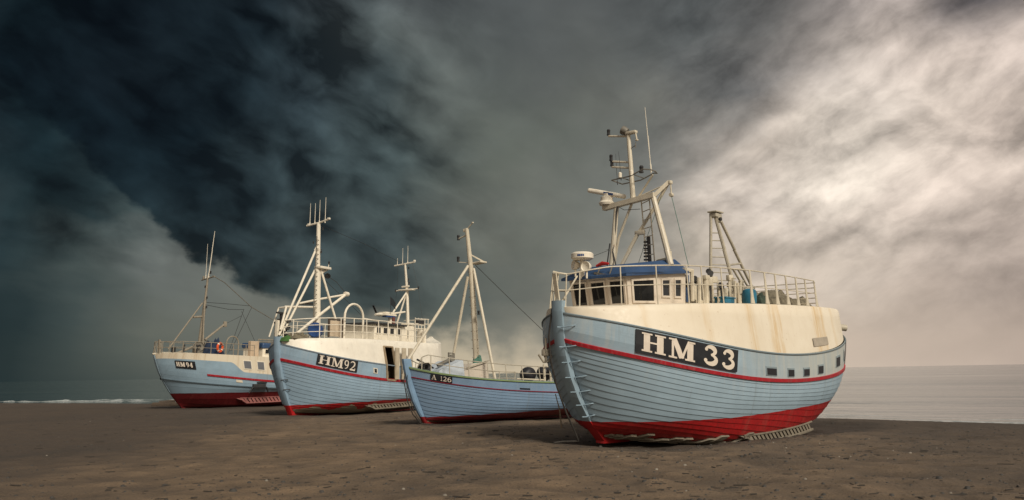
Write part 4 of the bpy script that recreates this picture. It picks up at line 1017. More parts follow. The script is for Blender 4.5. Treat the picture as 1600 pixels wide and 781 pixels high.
    # rope hanging down the stem
    mb = MB(); pts = [(1.76, -.16, 3.15), (1.74, -.28, 2.5), (1.64, -.30, 1.9), (1.44, -.28, 1.3), (1.13, -.26, .7), (.80, -.25, .2), (.62, -.30, .0), (.95, -.55, -.02), (1.3, -.5, -.02)]
    mb.tube([h.M @ Vector(p) for p in pts], .022, 6); o = mb.build('mooring_rope', M['rope']); tag(o, 'dark rope hanging down beside the stem of the large near boat to the sand', 'rope')
    return h
H33 = boat_hm33()

def loose_on(h, zf, name, x, y, label, cat, mat, fill, dzz=.03, group=None, rz=0, z=None):
    mb = MB(); fill(mb); o = mb.build(name, mat); o.matrix_world = at(h, x, y, (zf(x) + dzz) if z is None else z, rz); tag(o, label, cat, group); return o
# ================================================================== second boat
def boat_hm92():
    L = 11.0
    lv = base_levels([(0, .10), (.5, .06), (1, .10)], [(0, .24), (.15, .18), (.4, .14), (.6, .22), (.8, .45), (1, .75)], 1.55)
    lv.update(wl=lev(.50, [5.1617, -10.6071, 7.4234, -1.9052, .5881, .4391], 2.2, [1.8, 1.8, 1.7, 1.7]),
              stripe=lev(.80, [17.4609, -46.0429, 44.9794, -16.5479, -.2184, 2.5689], 2.4, [1.45, 1.5, 1.7, 1.7]),
              sheer=lev(1.0, [24.3549, -52.2477, 40.4122, -11.4206, -1.3357, 3.3369], 2.4, [1.35, 1.4, 1.7, 1.7]),
              top=lev(None, [-2.8762, 10.2194, -9.6703, 2.7644, .3174, 3.4453], 2.15, [1.5, 1.4, 1.7, 1.7]))
    h = Hull([-10.377, 39.511, -.173], [[-.49989, .8659, .01803], [-.86584, -.50014, .01377], [.02094, -.00872, .99974]],
             [[.078, 0], [.386, .576], [.663, 1.151], [.879, 1.727], [1.039, 2.303], [1.121, 2.878], [1.139, 3.454], [1.124, 4.03]], stern_of(L, EP), lv)
    root = empty('fishing_boat', h.M, 'light blue fishing boat with HM92 board, white topsides and an open side door', 'boat', 'fishing boats on the beach')
    blue = (.27, .385, .49)
    hm = hull_material('hull_paint_second', blue, .50, bare=(.415, .11, 1.3), fade=.25)
    DT = (.440, .477)
    build_hull(h, hm, root, 17, .80, .50, [.22, .32, .46, .60, .66, .70], lap=.014, door=(DT[0], DT[1], .799))
    bp = paint('stem_paint_second', (.26, .37, .475), .5, .15, .2, (.2, .2, .18))
    build_stem(h, root, [bp, M['red_paint']], .46, 3.62, .30, .10)
    mb = MB(); strip_on_hull(mb, h, .80, .012, .985, .13, .045); mb.build('rubbing_strake', M['red_stripe'], root)
    mb = MB(); strip_on_hull(mb, h, .992, .012, .985, .05, .03); mb.build('sheer_moulding', paint('sheer_moulding_second', (.2, .25, .3), .6), root)
    wt_ = paint('white_topsides', (.80, .755, .655), .42, .1, .18, (.45, .33, .2), rust=.25)
    shelter(h, root, 'sheer', 'top', wt_, .03, .12, door=(DT[0], DT[1], 2))
    tab = [(480, .15), (494, .18), (510, .215), (525, .247), (540, .281), (555, .316), (557, .32), (575, .365)]
    bx = lambda a, b: ((a - 326) / 250., (b - 326) / 250.)
    number_board(h, root, 'HM92', [(*bx(336, 412), .12, .90), (*bx(414, 488), .10, .90), (*bx(492, 522), .10, .90), (*bx(526, 564), .08, .88)], (tab, 493.5, 557, .835, .985), .07, .20, slant=3)
    # doorway: dark cabin behind, frame, door leaf folded back along the hull
    p0, p1 = h.level('sheer', DT[0]), h.level('sheer', DT[1]); zb_ = float(h.S(DT[0], .80)[2]); zt = 3.34
    cb = MB(); x0, x1 = p0[0] + .35, p1[0] - .35; y0, y1 = 1.0, 2.12
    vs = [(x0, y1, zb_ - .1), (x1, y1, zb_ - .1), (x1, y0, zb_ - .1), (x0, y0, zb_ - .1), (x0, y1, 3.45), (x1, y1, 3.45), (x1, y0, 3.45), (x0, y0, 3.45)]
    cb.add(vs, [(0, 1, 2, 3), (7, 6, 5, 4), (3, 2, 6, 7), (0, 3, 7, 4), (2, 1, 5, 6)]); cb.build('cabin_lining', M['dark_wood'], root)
    fb = MB(); q0, q1 = h.S(DT[0], .80), h.S(DT[1], .80); u0 = h.level('sheer', DT[0], .03) * .27 + h.level('top', DT[0]) * .73; u1 = h.level('sheer', DT[1], .03) * .27 + h.level('top', DT[1]) * .73
    o_ = np.array([0, .02, 0]); fb.flat(q0 + o_, p0 + o_, .07, .09, (0, 1, 0)); fb.flat(p0 + o_, u0 + o_, .07, .09, (0, 1, 0)); fb.flat(q1 + o_, p1 + o_, .07, .09, (0, 1, 0)); fb.flat(p1 + o_, u1 + o_, .07, .09, (0, 1, 0)); fb.flat(u0 + o_, u1 + o_, .07, .07, (0, 1, 0)); fb.flat(q0 + o_, q1 + o_, .08, .06, (0, 1, 0))
    fb.build('door_frame', M['wood'], root)
    leaf = paint('door_leaf_paint', (.46, .40, .30), .6, .25, .5, (.2, .14, .08))
    lb = MB(); a = q1 + np.array([-.06, .08, .05]); L0 = np.array([-.50, .16, 0]); 
    for k in range(3): s_ = a + L0 * (k / 2.05) * 1.6; lb.flat(s_ + [0, 0, 0], s_ + [0, -.03, zt - zb_ - .1], .25, .05, (L0[1], -L0[0], 0))
    d = lb.build('door', leaf, root)
    lb = MB(); s_ = a + L0 * .55; n_ = np.array([.05, .05, 0]); lb.flat(s_ + [0, .05, .3], s_ + [-.02, .05, 1.0], .02, .03, (0, 1, 0)); lb.build('handle', M['dull_steel'], d)
    sc = MB(); tabw = [(585, .39), (588.5, .399)]
    plate_on_hull(sc, h, lambda aa, bb: .388 + .012 * aa, -.15, 1.15, .862, .93, .006, .02, 4, 4); f = sc.build('scuttle', M['white_steel'], root)
    sc = MB(); plate_on_hull(sc, h, lambda aa, bb: .388 + .012 * aa, .1, .9, .872, .92, .027, .004, 4, 4); sc.build('pane', M['glass'], f)
    # bow fittings
    for z in (1.62, 1.18):
        mb = MB(); p = h.S(.02, .6); mb.tube([(float(h.xs(z)) + .12, .12, z), (float(h.xs(z)) - .1, .36, z + .02)], .02); mb.build('bow_rung', M['dark'], root)
    bilge_grating(h, root, M['grey_wood'], .385, .64, .43, .2, 17, slat=.3)
    # ---- railings
    zt_ = lambda t: np.interp(t, [0, .1, .3, .5, .7], [.9, .90, .96, .95, .9])
    tp = lambda t: h.level('top', t, .12) + np.array([0, 0, zt_(t)]); ft = lambda t: h.level('top', t, .08); mir = lambda f: (lambda t: f(t) * np.array([1, -1, 1]))
    railing(root, tp, ft, [.04, .098, .206, .284, .333, .382, .43, .47, .51, .56, .592, .645], mids=(.33, .66), mat=M['white_steel'])
    railing(root, mir(tp), mir(ft), [.04, .1, .16, .22, .28, .34, .40, .46, .52, .58, .645], mids=(.33, .66), mat=M['white_steel'])
    W = M['white_steel']
    mb = MB(); mb.flat((1.2, .0, 3.4), (1.2, 0, 4.35), .14, .12, (1, 0, 0)); mb.build('stem_post', W, root)
    # ---- foremast with tubular stays
    mb = MB(); mb.tube([(-1.45, 0, 3.5), (-1.35, 0, 5.5), (-1.30, 0, 7.0)], .155, 14); mb.tube([(-1.30, 0, 6.95), (-1.24, 0, 9.3)], [.115, .10], 12); mast = mb.build('mast', W, root)
    for p, q in (((-1.17, .0, 8.1), (1.27, .2, 3.65)), ((-1.12, .02, 7.02), (.95, .0, 3.6)), ((-1.4, .1, 7.05), (-2.49, .6, 3.7))):
        sb = MB(); sb.tube([p, q], .055, 8); sb.build('mast_stay', W, mast)
    lb = MB(); lb.tube([(-1.0, .12, 3.6), (-1.02, .1, 7.0), (-1.08, .08, 8.6)], .022, 6)
    for k in range(22): z = 3.8 + k * .22; lb.tube([(-1.0, .12, z), (-1.25, .08, z)], .014, 5)
    lb.build('mast_ladder', M['dull_steel'], mast)
    pb = MB(); pb.bbox((-1.55, .1, 7.12), (.75, .45, .12)); pb.flat((-1.4, .1, 6.85), (-1.85, .12, 7.08), .08, .1); pb.tube([(-1.9, .15, 7.1), (-1.9, .15, 7.4)], .02); plat = pb.build('mast_platform', W, mast)
    nav_lamp(plat, (-1.92, .15, 7.42), .08); 
    fb = MB(); fb.lathe([(0, -.12), (.08, -.1), (.15, .05), (.15, .08), (0, .05)], (-1.82, .18, 6.78), (.5, .5, -.6), 14); fb.build('floodlight', M['dark'], plat)
    cb = MB(); cb.tube([(-1.2, -.75, 9.22), (-1.24, 0, 9.30), (-1.2, .72, 9.42)], .05, 8); cb.bbox((-1.2, .70, 9.44), (.12, .14, .1)); cb.bbox((-1.2, -.62, 9.26), (.08, .16, .12)); cr = cb.build('crosstree', W, mast)
    for y, z in ((-.55, 10.35), (-.22, 10.32), (.08, 10.45), (.46, 10.55)): whip(cr, (-1.2, y, 9.25), (-1.2, y, z), .017)
    for y, z in ((.22, 9.0), (.16, 7.9)): nav_lamp(mast, (-1.32, y, z), .07)
    for y, z in ((-.12, 8.3), (-.13, 7.6)): nav_lamp(mast, (-1.05, y, z), .06)
    # boom and gallows frame
    mb = MB(); mb.tube([(-3.0, .35, 5.92), (-1.45, .2, 4.85), (.12, .1, 3.75)], .07, 8); mb.tube([(-3.0, .35, 5.92), (-1.4, .1, 5.56), (-.2, -.1, 5.25)], .05, 8); mb.lathe([(0, -.14), (.11, -.12), (.12, .12), (0, .14)], (-3.05, .36, 5.95), (1, 0, 0), 12); mb.build('boom', W, root)
    mb = MB(); mb.tube([(1.25, .25, 3.9), (.80, .1, 4.98), (.76, 0, 5.02), (-1.16, 0, 5.15)], .05, 8); mb.tube([(1.2, -.5, 3.6), (.78, -.4, 4.98), (-1.1, -.3, 5.15)], .04, 8); mb.tube([(.78, -.4, 4.98), (.78, .05, 5.0)], .04, 6); mb.build('gallows', W, root)
    mb = MB(); mb.tube([(-.1, -.1, 5.2), (-.6, -.1, 5.3), (-1.1, -.05, 5.3)], [.03, .07, .04], 8); mb.build('furled_sail', M['dark'], root)
    dz = lambda x: deckz(h, 'top', x)
    mb = MB(); rnd = random.Random(12)
    for k in range(14):
        x = rnd.uniform(.55, 1.0); y = rnd.uniform(-.35, .1); z0 = 3.5
        mb.bbox((x, y, z0 + k * .07), (.22, .18, .1), Matrix.Rotation(k, 4, 'Z'))
    mb.flat((.8, -.15, 3.5), (.85, -.15, 4.75), .1, .1); mb.flat((.5, -.2, 4.72), (1.15, -.1, 4.72), .14, .08); mb.build('windlass', M['dark'], root)
    # arch, panel
    mb = MB(); yA = 1.62; pts = [(-1.55, yA, 3.55), (-1.55, yA, 4.65)] + [(-2.23 + .68 * math.cos(R(a)), yA, 4.65 + .66 * math.sin(R(a))) for a in range(15, 180, 15)] + [(-2.91, yA, 4.65), (-2.91, yA, 3.55)]
    mb.tube(pts, .055, 9); mb.build('hoop', W, root)
    mb = MB(); y = 1.0
    mb.bbox((-1.62, y, 4.1), (.78, .05, .76)); b = mb.build('hatch_board', paint('hatch_board_paint', (.55, .45, .33), .7, .2, .4, (.3, .2, .1)), root)
    mb = MB(); mb.flat((-1.15, y, 3.66), (-1.15, y, 4.56), .07, .08, (1, 0, 0)); mb.flat((-2.09, y, 3.66), (-2.09, y, 4.56), .07, .08, (1, 0, 0)); mb.flat((-1.12, y, 4.53), (-2.12, y, 4.53), .08, .07); mb.build('frame', M['dark_wood'], b)
    mb = MB(); mb.tube([(-2.95, 1.6, 4.66), (-4.2, 1.5, 4.62)], .035); mb.build('grab_rail', W, root)
    # ---- wheelhouse aft, deckhouse
    mb = MB(); mb.bbox((-5.6, 0.0, 3.95), (2.3, 2.2, 1.1), None, .05); wh = mb.build('wheelhouse', W, root)
    mb = MB(); mb.bbox((-5.55, 0, 4.54), (2.75, 2.6, .10), None, .03); mb.build('roof', M['dark'], wh)
    for x in (-4.75, -5.3, -5.85, -6.4):
        window_in(wh, [(x + .2, 1.10, 4.0), (x - .2, 1.10, 4.0), (x - .2, 1.10, 4.42), (x + .2, 1.10, 4.42)], M['white_steel'], .04, .03, .01)
    mb = MB(); mb.bbox((-7.15, .35, 4.1), (1.45, 1.5, 1.0), None, .06); dh = mb.build('deckhouse', W, root)
    window_in(dh, [(-7.15, 1.10, 3.9), (-7.35, 1.10, 3.9), (-7.35, 1.10, 4.35), (-7.15, 1.10, 4.35)], M['white_steel'], .03, .03, .01)
    mb = MB(); mb.bbox((-7.5, .9, 4.68), (.55, .5, .12)); mb.build('roof_locker', W, dh)
    mb = MB(); mb.bbox((-8.9, .8, 4.02), (.5, .35, .85), None, .06); mb.tube([(-8.5, 1.3, 3.7), (-8.5, 1.3, 4.5)], .08); mb.build('vent_housing', W, root)
    mb = MB()
    for k in (0, .45, .9):
        mb.tube([(-7.7, 1.25, 4.45 + k * .6), (-9.1, 1.15, 4.5 + k * .6), (-9.1, -.6, 4.5 + k * .6)], .022, 6)
    for x in (-7.75, -8.05, -8.35, -8.65, -8.95): mb.tube([(x, 1.2, 4.42), (x, 1.2, 5.05)], .02, 6)
    mb.build('upper_rail', W, root)
    mb = MB(); mb.bbox((-8.25, 1.12, 4.84), (.5, .3, .2)); mb.build('speaker_box', M['dark'], root)
    # radar platform on its post, exhaust, flag
    mb = MB(); mb.tube([(-6.85, .2, 4.5), (-6.85, .2, 5.12)], .13, 10); mb.bbox((-6.6, .05, 5.14), (.95, .8, .09)); mb.bbox((-6.75, .05, 5.26), (.85, .55, .10)); mb.tube([(-5.7, .1, 5.12), (-6.3, .05, 5.18)], .07, 8); mb.tube([(-7.2, .1, 5.28), (-8.0, .3, 5.42)], .05, 8); pl = mb.build('radar_platform', W, root)
    mb = MB(); mb.bbox((-6.6, .3, 5.05), (.8, .3, .07)); mb.build('nameplate', M['blue_plastic'], pl)
    mb = MB(); mb.tube([(-6.35, .8, 3.9), (-6.35, .8, 4.98)], .09, 10); mb.build('exhaust_pipe', paint('rusty_pipe', (.16, .045, .03), .7, .3, .3), root)
    mb = MB(); mb.flat((-5.9, .0, 5.2), (-5.6, .0, 5.6), .12, .03); mb.build('aerial_fin', M['dark'], pl)
    # aft mast
    mb = MB(); mb.tube([(-8.74, 0, 3.7), (-8.55, 0, 6.6), (-8.3, 0, 8.2)], [.11, .085, .06], 10); m2 = mb.build('aft_mast', W, root)
    for q in ((-7.2, .05, 5.3), (-8.0, .55, 4.3), (-8.2, -.6, 4.3)):
        sb = MB(); sb.tube([(-8.52, 0, 6.6), q], .05, 7); sb.build('mast_stay', W, m2)
    mb = MB(); mb.bbox((-8.5, 0, 6.72), (.3, 1.0, .08)); mb.tube([(-8.5, -.75, 6.7), (-8.5, .8, 6.75)], .03, 6); mb.tube([(-8.45, -.3, 6.9), (-8.45, .2, 6.92)], .05, 6); p2 = mb.build('mast_platform', W, m2)
    nav_lamp(p2, (-8.5, -.78, 6.72), .08); nav_lamp(p2, (-8.5, .82, 6.80), .08)
    mb = MB(); mb.tube([(-8.3, -.75, 8.12), (-8.3, .68, 8.24)], .045, 8); mb.bbox((-8.3, .66, 8.3), (.1, .12, .12)); c2 = mb.build('crosstree', W, m2)
    for y, z, z0 in ((-.55, 8.55, 8.13), (-.18, 9.05, 8.16), (.18, 9.15, 8.2)): whip(c2, (-8.3, y, z0), (-8.3, y, z), .017)
    for z, y in ((7.95, .15), (7.3, .15), (7.1, .2)): nav_lamp(m2, (-8.45, y, z), .06)
    wb = MB(); wb.tube([(-8.3, -.5, 8.1), (-8.5, -.7, 6.7), (-8.7, -1.2, 4.2)], .008, 4); wb.tube([(-8.3, .5, 8.2), (-8.5, .8, 6.8), (-8.8, 1.0, 4.6)], .008, 4); wb.build('halyard', M['dark'], m2)
    wb = MB(); wb.tube([(-1.3, .05, 9.2), (-4.5, .1, 8.75), (-8.3, 0, 8.15)], .01, 4); wb.build('aerial_wire', M['dark'], mast)
    wb = MB(); wb.tube([(-1.3, -.1, 6.9), (-3.9, -.2, 5.6), (-5.9, -.4, 4.6)], .012, 4); wb.build('halyard', M['rope'], mast)
    wb = MB(); wb.tube([(-1.25, .1, 7.0), (-2.4, .25, 6.5), (-3.0, .35, 6.0)], .014, 4); wb.build('topping_lift', M['rope'], mast)
    # ---- loose things
    def drum(mb):
        mb.lathe([(0, -.42), (.32, -.42), (.35, -.35), (.36, 0), (.35, .35), (.32, .42), (0, .42)], (0, 0, .36), (0, 1, 0), 22)
        mb.lathe([(.365, -.14), (.375, -.12), (.365, -.1)], (0, 0, .36), (0, 1, 0), 22); mb.lathe([(.365, .1), (.375, .12), (.365, .14)], (0, 0, .36), (0, 1, 0), 22)
    loose_on(h, dz, 'barrel', -.65, .62, 'dark blue barrel lying at the foot of the foremast on the HM92 boat', 'barrel', M['blue_plastic'], drum, rz=R(-50))
    def netp(mb):
        P = []
        for i in range(9):
            P.append([((j / 11 - .5) * 1.0, (i / 8 - .5) * .7, max(0, 1 - max(abs(j / 5.5 - 1) ** 3, abs(i / 4 - 1) ** 3)) ** .5 * (.26 + .2 * mnoise.noise(Vector((j * .5, i * .6, 3))))) for j in range(12)])
        mb.grid(P, flip=True)
    loose_on(h, dz, 'net_pile', .35, .45, 'small grey net heap on the bow of the HM92 boat', 'net', M['net'], netp, -.02)
    loose_on(h, dz, 'net_pile', .70, .20, 'green net on the bow of the HM92 boat', 'net', paint('green_netting', (.05, .13, .03), .9, .4, .1, bump=1.0), netp, -.13)
    def crate(w, d, hh, wall=.03):
        def f(mb):
            for s in (-1, 1): mb.box((s * (w / 2 - wall / 2), 0, hh / 2), (wall, d, hh)); mb.box((0, s * (d / 2 - wall / 2), hh / 2), (w - 2 * wall - .004, wall, hh - .004))
            mb.box((0, 0, wall / 2), (w - 2 * wall - .006, d - 2 * wall - .006, wall)); mb.box((0, d / 2 + .006, hh * .8), (w * .9, .012, .03))
        return f
    x_ = (p0[0] + p1[0]) / 2
    loose_on(h, dz, 'fish_box', x_ + .02, 1.80, 'bare wooden fish box inside the open doorway of the HM92 boat', 'box', M['wood'], crate(.62, .5, .52), z=zb_ - .09)
    loose_on(h, dz, 'fish_crate', x_ + .03, 1.82, 'green fish crate on the wooden box in the doorway, lower of two', 'crate', M['green_crate'], crate(.5, .4, .17), z=zb_ + .44, group='green crates in the doorway')
    loose_on(h, dz, 'fish_crate', x_ - .05, 1.80, 'green fish crate in the doorway, topmost of two stacked', 'crate', M['green_crate'], crate(.46, .4, .17), z=zb_ + .62, rz=.15, group='green crates in the doorway')
    # marker flag on the wheelhouse roof
    fo = empty('marker_flag', at(h, -6.55, .45, 5.19), 'small black flag on a thin pole above the HM92 wheelhouse', 'flag')
    mb = MB(); mb.tube([(0, 0, -.02), (.06, 0, .95)], .014, 6); mb.build('pole', M['dark'], fo)
    mb = MB(); P = [[(.05 - .5 * a - .02, .06 * math.sin(a * 5) * a, .92 - .42 * b * (1 - .1 * a) - .28 * a) for a in np.linspace(0, 1, 9)] for b in np.linspace(0, 1, 5)]
    Q = [[(p[0], p[1] + .006, p[2]) for p in r_] for r_ in P]; mb.grid(P); mb.grid(Q, flip=True); mb.build('cloth', M['flagcloth'], fo)
    return h
H92 = boat_hm92()

# ================================================================== small open boat
def boat_a126():
    L = 9.5; ep = [(1.2, 0), (.6, .4), (.2, .9), (0, 1.5), (0, 2.5)]
    lv = base_levels([(0, .07), (.5, .04), (1, .08)], [(0, .13), (.2, .09), (.5, .07), (.8, .2), (1, .4)], 1.0)
    lv.update(wl=lev(.46, [3.8053, -6.7668, 4.1384, -.7476, .0907, .2301], 1.5, [1.9, 1.8, 1.7, 1.7]),
              stripe=lev(.84, [26.1361, -58.6124, 47.8944, -15.4815, .1669, 1.6465], 1.75, [1.7, 1.5, 1.7, 1.7]),
              sheer=lev(1.0, [23.834, -51.6682, 40.229, -11.5711, -.5461, 2.0224], 1.75, [1.6, 1.4, 1.7, 1.7]))
    lv['bilge'] = lev(.24, lv['bilge'][1], 1.0, [2.1, 2.0, 1.7, 1.7])
    h = Hull([-3.077, 30.275, -.134], [[-.69461, .7192, -.01651], [-.71928, -.69392, .03314], [.01238, .0349, .99931]],
             [[.077, 0], [.351, .388], [.581, .777], [.725, 1.165], [.839, 1.554], [.924, 1.942], [.992, 2.331], [.992, 2.719]], stern_of(L, ep), lv)
    root = empty('fishing_boat', h.M, 'small low blue fishing boat with A 126 board and a tripod mast', 'boat', 'fishing boats on the beach')
    blue = (.18, .275, .40)
    hm = hull_material('hull_paint_small', blue, .46, red=(.20, .010, .014), bare=(.20, .08, .8), fade=.15)
    build_hull(h, hm, root, 15, .84, .46, [.24, .32, .44, .56, .62, .66], lap=.014, top_rows=2)
    bp = paint('stem_paint_small', (.20, .32, .47), .5, .15, .2, (.2, .2, .18)); rp = paint('stem_red_small', (.22, .012, .014), .55, .2, .2)
    build_stem(h, root, [bp, rp], .25, 2.28, .17, .14)
    mb = MB(); strip_on_hull(mb, h, .84, .02, .985, .035, .03); mb.build('rubbing_strake', paint('dark_red_stripe', (.20, .012, .03), .5, .2, .2), root)
    mb = MB(); strip_on_hull(mb, h, .985, .012, .985, .055, .045); mb.build('gunwale', paint('gunwale_paint', (.22, .30, .13), .6, .2, .3), root)
    # inner bulwark and deck
    T = np.linspace(0, 1, 70); A = h.level('sheer', T, .06); B = h.level('sheer', T, .10, -.38); mb = MB()
    for s in (1, -1):
        rows = [h.level('sheer', T, 0), A, B] + [np.stack([B[:, 0], B[:, 1] * k, B[:, 2] + .03 * (1 - k)], -1) for k in (.5, 0)]
        mb.grid(np.array(rows) * [1, s, 1], flip=s > 0)
    mb.build('deck', paint('deck_paint', (.42, .40, .34), .7, .2, .4), root)
    tab = [(665, .115), (672, .129), (680, .148), (690, .17), (700, .19), (705.5, .202), (712, .216)]
    bx = lambda a, b: ((a - 298) / 204., (b - 298) / 204.)
    number_board(h, root, 'A126', [(*bx(306, 352), .12, .88), (*bx(388, 410), .12, .86), (*bx(414, 452), .12, .86), (*bx(456, 496), .10, .88)], (tab, 672, 705, .855, .958), .07, .17, slant=1)
    sl = MB(); plate_on_hull(sl, h, lambda aa, bb: .411 + .035 * aa, 0, 1, .862, .885, .004, .006, 6, 3); sl.build('scupper_slot', M['buoy_black'], root)
    W = M['cream_steel']
    tp = lambda t: h.level('sheer', t, .10) + np.array([0, 0, np.interp(t, [.07, .12, .2, .35, .5], [.30, .55, .57, .56, .55])]); ft = lambda t: h.level('sheer', t, .03); mir = lambda f: (lambda t: f(t) * np.array([1, -1, 1]))
    railing(root, tp, ft, [.095, .133, .197, .257, .316, .374, .428, .487, .55, .62], r=.018, post_r=.018, mat=M['grey_steel'])
    railing(root, mir(tp), mir(ft), [.095, .15, .22, .29, .36, .43, .5, .56, .62], r=.018, post_r=.018, mat=M['grey_steel'])
    mb = MB(); mb.tube([ft(.07), tp(.095)], .018, 6); mb.tube([ft(.07) * [1, -1, 1], tp(.095) * [1, -1, 1]], .018, 6); mb.build('rail_brace', M['grey_steel'], root)
    mb = MB(); mb.tube([(-2.48, 0, 1.2), (-2.30, 0, 5.1), (-2.24, 0, 5.95)], [.13, .105, .10], 12); mb.tube([(-2.24, 0, 5.9), (-2.08, 0, 7.35)], [.095, .075], 10); mast = mb.build('mast', W, root)
    for p, q in (((-2.1, .0, 5.9), (.95, 0, 2.2)), ((-2.15, -.08, 5.5), (-2.0, -1.15, 1.5)), ((-2.3, .1, 5.8), (-2.16, 1.25, 1.5))):
        sb = MB(); sb.tube([p, q], .055, 8); sb.build('mast_stay', W, mast)
    rb = MB()
    for k in range(11): z = 2.4 + k * .33; x = -2.48 + (z - 1.2) * .046; rb.tube([(x + .02, -.2, z), (x + .02, .17, z)], .014, 5)
    rb.build('mast_rungs', M['grey_steel'], mast)
    pb = MB(); pb.bbox((-2.45, .25, 6.02), (.35, .55, .07)); pb.flat((-2.2, .05, 6.35), (-2.55, .4, 6.06), .05, .05); pb.flat((-2.2, -.1, 6.05), (-2.1, -.5, 6.12), .03, .03); pl = pb.build('mast_platform', W, mast); nav_lamp(pl, (-2.1, -.55, 6.25), .10)
    pb = MB(); pb.tube([(-2.1, -.1, 7.08), (-2.05, -.42, 7.0)], .03); pb.tube([(-2.08, 0, 7.3), (-2.1, .3, 7.5)], .022); pb.bbox((-2.1, .32, 7.52), (.07, .09, .06)); pb.bbox((-2.06, -.12, 7.28), (.08, .1, .12)); ar = pb.build('lamp_arm', W, mast); nav_lamp(ar, (-2.05, -.46, 7.05), .1, M['red_paint'] if False else M['dark'])
    nav_lamp(mast, (-2.2, .42, 4.05), .08)
    wb = MB(); wb.tube([(-2.4, .1, 5.95), (-4.4, .05, 4.7), (-6.22, 0, 3.6), (-9.2, 0, 1.9)], .012, 5); wb.build('backstay', M['rope'], mast)
    gc = MB(); gc.lathe([(.13, 0), (.19, .05), (.18, .3), (.14, .5), (.11, .52)], (-2.47, 0, 1.95), seg=12); gc.build('wrapping', paint('green_canvas', (.10, .24, .19), .9, .3, .2), mast)
    # engine casing, bow shelter, winch
    mb = MB(); vs = [(-1.15, -.55, 1.15), (-1.15, .55, 1.15), (-2.55, .55, 1.15), (-2.55, -.55, 1.15), (-1.75, -.5, 2.12), (-1.75, .5, 2.12), (-2.5, .5, 2.18), (-2.5, -.5, 2.18), (-1.15, -.52, 1.72), (-1.15, .52, 1.72)]
    mb.add(vs, [(0, 1, 9, 8), (8, 9, 5, 4), (1, 2, 6, 5, 9), (3, 0, 8, 4, 7), (4, 5, 6, 7), (2, 3, 7, 6)]); cas = mb.build('engine_casing', paint('casing_paint', (.56, .50, .42), .5, .12, .35, (.3, .22, .14), rust=.4), root)
    mb = MB(); mb.flat((-1.4, .56, 1.95), (-2.6, .54, 2.24), .04, .05); mb.build('trim', M['grey_steel'], cas)
    mb = MB(); ax = [(0, 1.62, 1.55), (-.15, 1.95, 1.6), (-.6, 2.12, 1.6), (-1.1, 2.26, 1.6)]
    P = [[(.05 - .02, y * .8, 1.60) for y in (-.6, -.2, .2, .6)], [(-.1, y * .9, 1.86) for y in (-.6, -.2, .2, .6)], [(-.6, y, 2.08) for y in (-.65, -.2, .2, .65)], [(-1.08, y, 2.26) for y in (-.7, -.2, .2, .7)], [(-1.12, y, 1.50) for y in (-.75, -.2, .2, .75)]]
    mb.grid(P); mb.add([P[i][3] for i in range(5)], [(0, 1, 2, 3, 4)]); mb.add([P[i][0] for i in range(5)], [(4, 3, 2, 1, 0)]); mb.build('bow_shelter', M['tarp'], root)
    mb = MB(); mb.lathe([(.16, -.2), (.16, -.16), (.08, -.14), (.08, .14), (.16, .16), (.16, .2)], (.38, .25, 1.98), (.2, 1, 0), 14); mb.flat((.75, .3, 2.25), (.0, .3, 1.95), .06, .05); mb.bbox((.35, .2, 1.8), (.3, .4, .2)); mb.build('windlass', M['dark'], root)
    mb = MB(); mb.tube([(-.75, .3, 1.7), (-.75, .3, 2.5), (-1.0, .3, 2.5), (-1.0, .3, 2.1)], .04, 8); mb.lathe([(0, -.05), (.13, -.05), (.13, .05), (0, .05)], (-.88, .3, 2.32), (0, 1, 0), 12); mb.tube([(-.2, .3, 2.05), (-.75, .3, 2.25)], .06); mb.build('line_roller', M['dull_steel'], root)
    mb = MB(); mb.tube([(-3.0, 1.55, 1.5), (-3.6, 1.6, 1.48), (-4.4, 1.62, 1.45)], .03); mb.tube([(-4.55, 1.55, 1.1), (-4.55, 1.55, 2.05)], .05); mb.tube([(-4.9, 1.55, 1.1), (-4.9, 1.55, 2.0)], .04); mb.build('deck_posts', W, root)
    def buoys(sd, n):
        def f(mb):
            rn = random.Random(sd)
            for k in range(n):
                c = (rn.uniform(-.28, .28), rn.uniform(-.2, .2), rn.uniform(.1, .42)); r = rn.uniform(.13, .2)
                mb.lathe([(0, -r)] + [(r * math.sin(a), -r * math.cos(a)) for a in np.linspace(.3, 2.8, 8)] + [(0, r)], c, (rn.uniform(-1, 1), rn.uniform(-1, 1), 1), 12)
        return f
    zf = lambda x: 1.05
    def bag(sd):
        def f(mb):
            P = []
            for i in range(10):
                th = math.pi * i / 9; P.append([(math.sin(th) * math.cos(a) * .34 * (1 + .25 * mnoise.noise(Vector((math.cos(a) * 1.5, th, sd)))), math.sin(th) * math.sin(a) * .30 * (1 + .25 * mnoise.noise(Vector((math.sin(a) * 1.5, th, sd + 2)))), .30 - .30 * math.cos(th)) for a in np.linspace(0, 2 * math.pi, 17)])
            mb.grid(P)
        return f
    loose_on(h, zf, 'net_bag', -4.15, 1.05, 'black net bag on the A 126 boat, left of two by the rail', 'bag', M['buoy_black'], bag(1), z=1.38, group='black bags on the small boat')
    loose_on(h, zf, 'net_bag', -5.05, 1.1, 'black net bag on the A 126 boat, right of two and nearer the big hull', 'bag', M['buoy_black'], bag(4), z=1.42, group='black bags on the small boat')
    mb = MB(); mb.tube([h.M @ Vector(p) for p in ((.98, .0, 2.1), (1.12, .02, 1.5), (.98, .04, .8), (.75, .03, .35), (.45, .1, .02), (.1, .35, -.02))], .02, 6)
    mb.tube([h.M @ Vector(p) for p in ((.98, .05, 2.0), (1.06, .10, 1.2), (.8, .12, .5), (.5, .2, .02), (.2, .5, -.01))], .014, 6)
    o = mb.build('mooring_rope', M['rope']); tag(o, 'thin dark rope hanging from the stem of the A 126 boat', 'rope')
    return h
